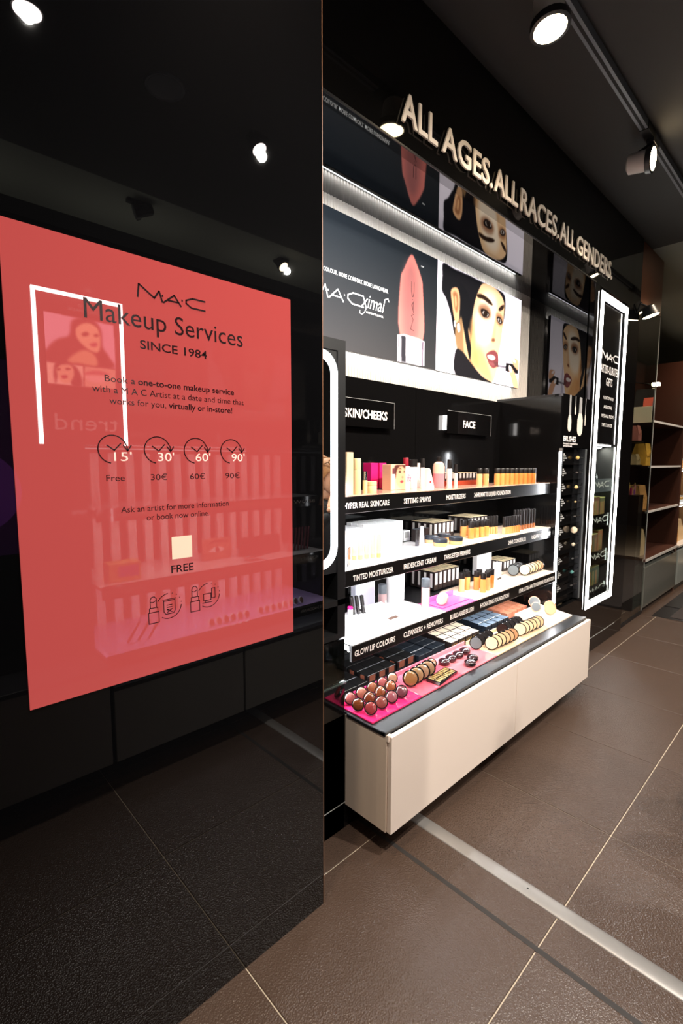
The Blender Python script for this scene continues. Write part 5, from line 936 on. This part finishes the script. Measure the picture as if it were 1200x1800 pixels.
# left cabinet and drawer cabinet
grd = cm('drawer_grey', (128, 126, 120), .45)
for x0, x1, zt, lab in ((-.60, .655, .50, 'tall-fronted grey drawer cabinet below the poster case opposite'), (.665, 1.30, .405, 'grey drawer cabinet, left unit below the opposite shelves'), (1.305, 2.0, .405, 'grey drawer cabinet, right unit below the opposite shelves')):
    t = empty('opposite_cabinet', lab, 'cabinet', (x0, YO, .09), 'grey cabinets of the opposite display'); w = x1 - x0
    obj('front', MB().bbox(.003, w - .003, .185, .20, 0, zt - .09, .002), grd, t); obj('carcass', MB().box(.004, w - .004, .0, .184, 0, zt - .095), 'black', t); obj('top', MB().bbox(0, w, .0, .205, zt - .09, zt - .07, .002), 'counter', t)
for x in (-.55, -.40, -.25, -.10, .05, .20):
    t = empty('ivory_pot', 'small ivory pot on the grey cabinet opposite, %s from left' % ORD[int(round((x + .55) / .15))], 'jar', (x, YO + .10, .5206), 'ivory pots opposite'); lat('body', [(.028, 0), (.03, .003), (.03, .05)], skin_o, t); lat('cap', [(.031, .05), (.031, .07)], 'white', t)
# opposite shelves
strp = cm('stripe_white', (236, 232, 230), .6); 
for k, (z, dz, tx) in enumerate(((1.135, .055, (('BUILDABLE MASCARA', 1.05, .95), ('BROW', 1.9, .35))), (.80, .055, (('EYE SHADOW PALETTES', .86, .5), ('VIRTUAL EYE SHADOWS', 1.25, .5), ('MICRO BROW', 1.9, .3))), (.50, .05, (('EYE LINERS', .95, .3), ('EYE SHADOW PAN', 1.92, .4))))):
    t = empty('opposite_shelf', 'black shelf of the opposite display, %s from the top' % ORD[k], 'shelf', (1.33, YO, z), 'opposite display shelves'); yo = .045 + .03 * k
    obj('lip', MB().box(-.655, .668, yo, yo + .012, -.03, .028), 'blackgloss', t); obj('board', MB().box(-.655, .668, -.395, yo, .008, .022), ['acrylic', 'acrylic', cm('lilac_acrylic', (196, 170, 226), .15, emit=.12)][k], t); obj('led_bar', MB().box(-.64, .66, yo - .02, yo - .01, -.002, .006), 'ledstrip', t)
    for s_, x, w in tx: text('lettering', s_, x - 1.33, yo + .0125, -.010, t, face=1, width=w * .45, height=.02, mt='printgrey')
    area('opposite_shelf_light', (1.33, YO + yo - .03, z - .006), (1.25, .012), (0, -.4, -1), 2.2, COOL)
area('opposite_top_light', (1.33, YO - .03, 1.44), (1.25, .012), (0, -.4, -1), 2.0, COOL)
for row, (z, h) in enumerate(((1.1575, .25), (.8225, .26), (.5225, .235))):
    for k in range(15):
        o = obj('stripe_panel', MB().bbox(-.021, .021, -.015, .015, 0, h, .001), strp, loc=(.715 + .087 * k, YO - .37, z)); tag(o, 'white panel as backlit stripe at the back of the %s opposite shelf, %s from left' % (['top', 'middle', 'bottom'][row], ORD[k]), 'box', 'white stripe panels on the %s opposite shelf' % ['top', 'middle', 'bottom'][row])  # plain white panels stand in for the glow of backlit stripes
o = obj('yellow_carton', MB().bbox(-.07, .07, -.04, .04, 0, .085, .002), cm('carton_yellow', (236, 190, 90), .4), loc=(.80, YO - .03, .8225)); tag(o, 'yellow and violet carton on the middle opposite shelf', 'box'); obj('violet_band', MB().box(-.03, .06, .0401, .0408, .02, .07), cm('violet', (140, 80, 190), .4), o)
o = obj('eye_card', MB().bbox(-.09, .09, -.004, .004, 0, .12, .001), cm('eye_card_skin', (196, 130, 100), .4), loc=(1.36, YO - .16, .8225)); tag(o, 'card printed with a made-up eye', 'card'); 
obj('printed_eye', MB().prism([(-.05, .05), (-.02, .068), (.02, .07), (.05, .055), (.02, .042), (-.02, .04)], .0041, .0048), 'print', o); obj('printed_iris', MB().lathe([(.013, 0), (.013, .0005)], 14, mx=Matrix.Translation((0, .0056, .055)) @ Matrix.Rotation(math.pi / 2, 4, 'X')), 'capblack', o); obj('printed_brow', MB().prism([(-.07, .085), (-.02, .108), (.04, .106), (.075, .088), (.03, .098), (-.02, .098)], .0041, .0048), 'capblack', o)
o = obj('open_palette', MB().bbox(-.05, .05, -.035, .035, 0, .012, .001), 'chrome', loc=(1.50, YO - .0, .823)); o.rotation_euler = (math.radians(18), 0, 0); o.location.z = .836; tag(o, 'open silver palette tilted on the middle opposite shelf', 'palette'); obj('pan', MB().box(-.035, .035, -.022, .022, .0121, .0128), cm('palette_pan', (220, 190, 180), .4), o)
for k in range(12): o = obj('mascara_box', MB().bbox(-.009, .009, -.02, .02, 0, .11 + .0, .001), 'capblack', loc=(1.50 + .022 * k, YO - .12, .8225)); tag(o, 'slim dark mascara box, %s from left on the middle opposite shelf' % ORD[k], 'box', 'mascara boxes opposite')
for k in range(7):
    o = obj('brow_pencil', MB().tube([(0, 0, .005), (.03, -.02, .14)], .006, 8), cm('pencil_plum', (110, 50, 60), .3), loc=(1.78 + .025 * k, YO - .05, .8225), smooth=True); tag(o, 'slanted brow pencil, %s from left opposite' % ORD[k], 'pencil', 'brow pencils opposite')
for g_, (x0, n_) in enumerate(((1.20, 6), (1.50, 8))):
    for k in range(n_): compact(x0 + .042 * k, YO + .045, .5226, .021, 70, 20, 'small round eyeshadow, %s in the %s row of the bottom opposite shelf' % (ORD[k], ['left', 'right'][g_]), 'eyeshadow pots opposite', gl('shadow_%d' % (k % 3), [(150, 90, 80), (210, 160, 140), (120, 80, 100)][k % 3]), 'white')
for k in range(3): o = obj('eyeliner_pencil', MB().tube([(0, 0, .006), (.05, .02, .10)], .006, 8), 'capblack', loc=(.80 + .05 * k, YO - .0, .5225), smooth=True); tag(o, 'dark eyeliner pencil, %s from left on the bottom opposite shelf' % ORD[k], 'pencil', 'eyeliners opposite')
# violet promotional panel left of the neon case
o = obj('violet_panel', MB().box(-.35, .40, YO, YO + .006, 1.0, 1.75), mat('violet_panel', (70, 20, 92), .3, emit=.35), None); tag(o, 'violet promotional panel left of the light-framed case opposite', 'poster')
obj('violet_disc', MB().lathe([(.16, 0), (.16, .002)], 30, mx=Matrix.Translation((.26, YO + .0085, 1.25)) @ Matrix.Rotation(math.pi / 2, 4, 'X')), mat('violet_disc', (150, 70, 190), .3, emit=.4), o)
# ================================================================ PERSON in the vanity mirror
def skinmesh(name, pts, edges, rad, m, parent, root=0, sub=2):
    me = bpy.data.meshes.new(name); me.from_pydata(pts, edges, []); o = bpy.data.objects.new(name, me); COL.objects.link(o)
    md = o.modifiers.new('s', 'SKIN'); md.use_smooth_shade = True
    for i, r in enumerate(rad): me.skin_vertices[0].data[i].radius = (r, r) if not isinstance(r, tuple) else r
    for v in me.skin_vertices[0].data: v.use_root = False
    me.skin_vertices[0].data[root].use_root = True
    s = o.modifiers.new('u', 'SUBSURF'); s.levels = sub; s.render_levels = sub
    me.materials.append(M[m] if isinstance(m, str) else m)
    if parent is not None: o.parent = parent
    return o
M['skin'] = mat('skin', (226, 172, 140), .5); M['cloth'] = mat('black_cloth', (24, 24, 28), .85, bump=.2, bscale=60); M['hair'] = mat('hair_blond', (150, 100, 56), .55, bump=.3, bscale=40, stretch=(1, 1, 6)); M['jean'] = mat('dark_trousers', (28, 30, 38), .85)
pe = empty('person', 'person in black with fair hair pinned up, hand raised to the mouth', 'person', (2.27, -.10, 0), rot=(0, 0, 0))
# seated: pelvis at .62, facing +Y
pt = [(0, 0, .62), (0, .01, .78), (0, .0, .95), (0, .015, 1.05), (0, .03, 1.12),
      (-.15, .0, 1.03), (-.21, .10, .87), (-.130, .195, 1.03), (.15, .0, 1.03), (.20, .05, .80), (.16, .22, .74),
      (-.09, .05, .60), (-.11, .36, .59), (-.11, .24, .16), (.09, .05, .60), (.11, .37, .59), (.11, .25, .16)]
ed = [(0, 1), (1, 2), (2, 3), (3, 4), (2, 5), (5, 6), (6, 7), (2, 8), (8, 9), (9, 10), (0, 11), (11, 12), (12, 13), (0, 14), (14, 15), (15, 16)]
rd = [(.145, .11), (.125, .095), (.145, .095), (.08, .07), (.05, .05), .055, .045, .033, .055, .045, .033, .085, .065, .045, .085, .065, .045]
skinmesh('body', pt, ed, rd, 'cloth', pe)
for s_ in (-1, 1): obj('shoe', MB().bbox(s_ * .11 - .04, s_ * .11 + .04, .20, .45, .0, .075, .025), 'capblack', pe, True); skinmesh('shin', [(s_ * .11, .25, .20), (s_ * .11, .25, .06)], [(0, 1)], [.04, .036], 'jean', pe)
# head: lofted rings (width, depth, y offset) from chin to crown
hz = [(-.115, .020, .018, .045), (-.10, .040, .040, .036), (-.08, .052, .058, .022), (-.05, .062, .076, .010), (-.02, .067, .086, .002), (.01, .070, .092, -.002), (.04, .073, .096, -.006), (.07, .070, .092, -.010), (.095, .058, .076, -.012), (.112, .036, .048, -.012), (.118, .010, .014, -.012)]
vs = []; nn = 24
for z, rx, ry, oy in hz:
    for k in range(nn):
        a = 2 * math.pi * k / nn; x = rx * math.cos(a); y = oy + ry * math.sin(a)
        fr_ = max(0, math.sin(a)) ** 6 * math.exp(-(x / .02) ** 2)
        y += fr_ * (.022 * math.exp(-((z + .022) / .016) ** 2) + .010 * math.exp(-((z - .0) / .02) ** 2) + .007 * math.exp(-((z + .06) / .012) ** 2))
        if math.sin(a) > .3: y -= .006 * math.exp(-((abs(x) - .030) / .014) ** 2 - ((z - .008) / .012) ** 2)
        vs.append((x, y, z))
fs_ = [(r * nn + k, r * nn + (k + 1) % nn, (r + 1) * nn + (k + 1) % nn, (r + 1) * nn + k) for r in range(len(hz) - 1) for k in range(nn)] + [tuple(range(nn))[::-1], tuple((len(hz) - 1) * nn + k for k in range(nn))]
HX = Matrix.Translation((0, .05, 1.265)) @ Matrix.Rotation(math.radians(-6), 4, 'X')
hd_ = obj('head', MB().add(vs, fs_, 0, HX), 'skin', pe, True); sb = hd_.modifiers.new('u', 'SUBSURF'); sb.levels = sb.render_levels = 1
skinmesh('neck', [(0, .02, 1.10), (0, .032, 1.15), (0, .040, 1.205)], [(0, 1), (1, 2)], [.050, .044, .036], 'skin', pe)
for s_ in (-1, 1):
    obj('eye', MB().lathe([(.002, -.010), (.009, -.006), (.0115, 0), (.009, .006), (.002, .010)], 12, mx=HX @ Matrix.Translation((s_ * .030, .076, .006))), 'print', pe, True)
    obj('iris', MB().lathe([(.0052, 0), (.0050, .002)], 12, mx=HX @ Matrix.Translation((s_ * .030, .0865, .006)) @ Matrix.Rotation(-math.pi / 2, 4, 'X')), 'capblack', pe)
    obj('eyebrow', MB().tube([tuple(HX @ Vector((s_ * .014, .092, .026))), tuple(HX @ Vector((s_ * .032, .087, .031))), tuple(HX @ Vector((s_ * .048, .073, .026)))], .0028, 6), 'hair', pe, True)
    obj('ear', MB().lathe([(.004, -.006), (.014, -.003), (.016, .003), (.006, .006)], 12, mx=HX @ Matrix.Translation((s_ * .073, -.005, -.005)) @ Matrix.Rotation(math.pi / 2, 4, 'Y') @ Matrix.Diagonal((1.5, .9, 1, 1))), 'skin', pe, True)
lipm = mat('lips', (176, 80, 80), .4)
obj('mouth', MB().tube([tuple(HX @ Vector(v)) for v in ((-.022, .079, -.062), (-.008, .0905, -.058), (.008, .0905, -.058), (.022, .079, -.062))], .0045, 6), lipm, pe, True)
hv = []; 
for i in range(9):
    ph = math.radians(-5 + 95 * i / 8)
    for k in range(24):
        a = 2 * math.pi * k / 24; r = math.cos(ph); front = max(0, math.sin(a))
        zz = -.075 * (1 - front) * (1 if i == 0 else max(0, 1 - i / 3)) + .055 * front * (1 if i == 0 else max(0, 1 - i / 2.)) 
        hv.append((.081 * r * math.cos(a), -.012 + .102 * r * math.sin(a) - .004 * front, .03 + .100 * math.sin(ph) + zz))
obj('hair', MB().add(hv, [(r * 24 + k, r * 24 + (k + 1) % 24, (r + 1) * 24 + (k + 1) % 24, (r + 1) * 24 + k) for r in range(8) for k in range(24)], 0, HX), 'hair', pe, True)
obj('hair_bun', MB().lathe([(.004, -.04), (.03, -.03), (.042, 0), (.03, .03), (.004, .04)], 16, mx=HX @ Matrix.Translation((0, -.08, .10))), 'hair', pe, True)
gls = MB()
for s_ in (-1, 1): gls.tube([tuple(HX @ Vector((s_ * .034 + .028 * math.cos(a), .060 - .012 * abs(math.cos(a)), .105 + .018 * math.sin(a)))) for a in [2 * math.pi * k / 14 for k in range(14)]], .0035, 6, closed=True); gls.tube([tuple(HX @ Vector((s_ * .062, .05, .105))), tuple(HX @ Vector((s_ * .082, -.03, .07)))], .003, 6)
obj('sunglasses_on_head', gls, mat('tortoise', (96, 62, 34), .2), pe, True)
# raised hand (left of body) touching the mouth, other hand resting on the thigh
def hand(base, d_, n_, side, curl, name):
    d_ = Vector(d_).normalized(); n_ = Vector(n_).normalized(); s_ = d_.cross(n_) * side; b = Vector(base)
    P_ = lambda u, v, w: tuple(b + d_ * u + s_ * v + n_ * w)
    skinmesh(name, [P_(-.03, 0, 0), P_(.01, 0, 0), P_(.05, 0, 0), P_(.085, 0, 0)], [(0, 1), (1, 2), (2, 3)], [(.026, .020), (.030, .017), (.038, .014), (.036, .012)], 'skin', pe)
    for q, (v, L) in enumerate(((.029, .062), (.010, .072), (-.009, .066), (-.027, .052))):
        pts = [P_(.07, v * .9, 0), P_(.095, v, 0), P_(.095 + L * .42 * math.cos(curl), v, L * .42 * math.sin(curl)), P_(.095 + L * .42 * math.cos(curl) + L * .33 * math.cos(curl * 2), v, L * .42 * math.sin(curl) + L * .33 * math.sin(curl * 2)), P_(.095 + L * .42 * math.cos(curl) + L * .33 * math.cos(curl * 2) + L * .25 * math.cos(curl * 2.6), v, L * .42 * math.sin(curl) + L * .33 * math.sin(curl * 2) + L * .25 * math.sin(curl * 2.6))]
        skinmesh('finger', pts, [(0, 1), (1, 2), (2, 3), (3, 4)], [.0095, .0092, .0085, .0078, .006], 'skin', pe)
    skinmesh('thumb', [P_(.015, .02, .004), P_(.035, .045, .012), P_(.062, .056, .022), P_(.088, .056, .032)], [(0, 1), (1, 2), (2, 3)], [.012, .011, .0095, .007], 'skin', pe)
hand((-.112, .186, 1.08), (.52, -.12, .80), (.75, .1, -.5), 1, .55, 'hand'); hand((.155, .24, .725), (-.1, .98, -.15), (0, -.1, -1), -1, .35, 'hand')
skinmesh('forearm', [(-.130, .195, 1.03), (-.115, .188, 1.075)], [(0, 1)], [.030, .025], 'skin', pe)
stl = empty('stool', 'black round make-up stool under the seated person', 'stool', (2.27, -.10, 0)); obj('seat', MB().lathe([(.17, .42), (.18, .435), (.18, .465), (.16, .48)], 28), 'black', stl, True); obj('column', MB().lathe([(.025, .02), (.025, .42)], 14), 'chrome', stl, True); obj('foot', MB().lathe([(.20, 0), (.20, .012), (.04, .022)], 28), 'chrome', stl, True)
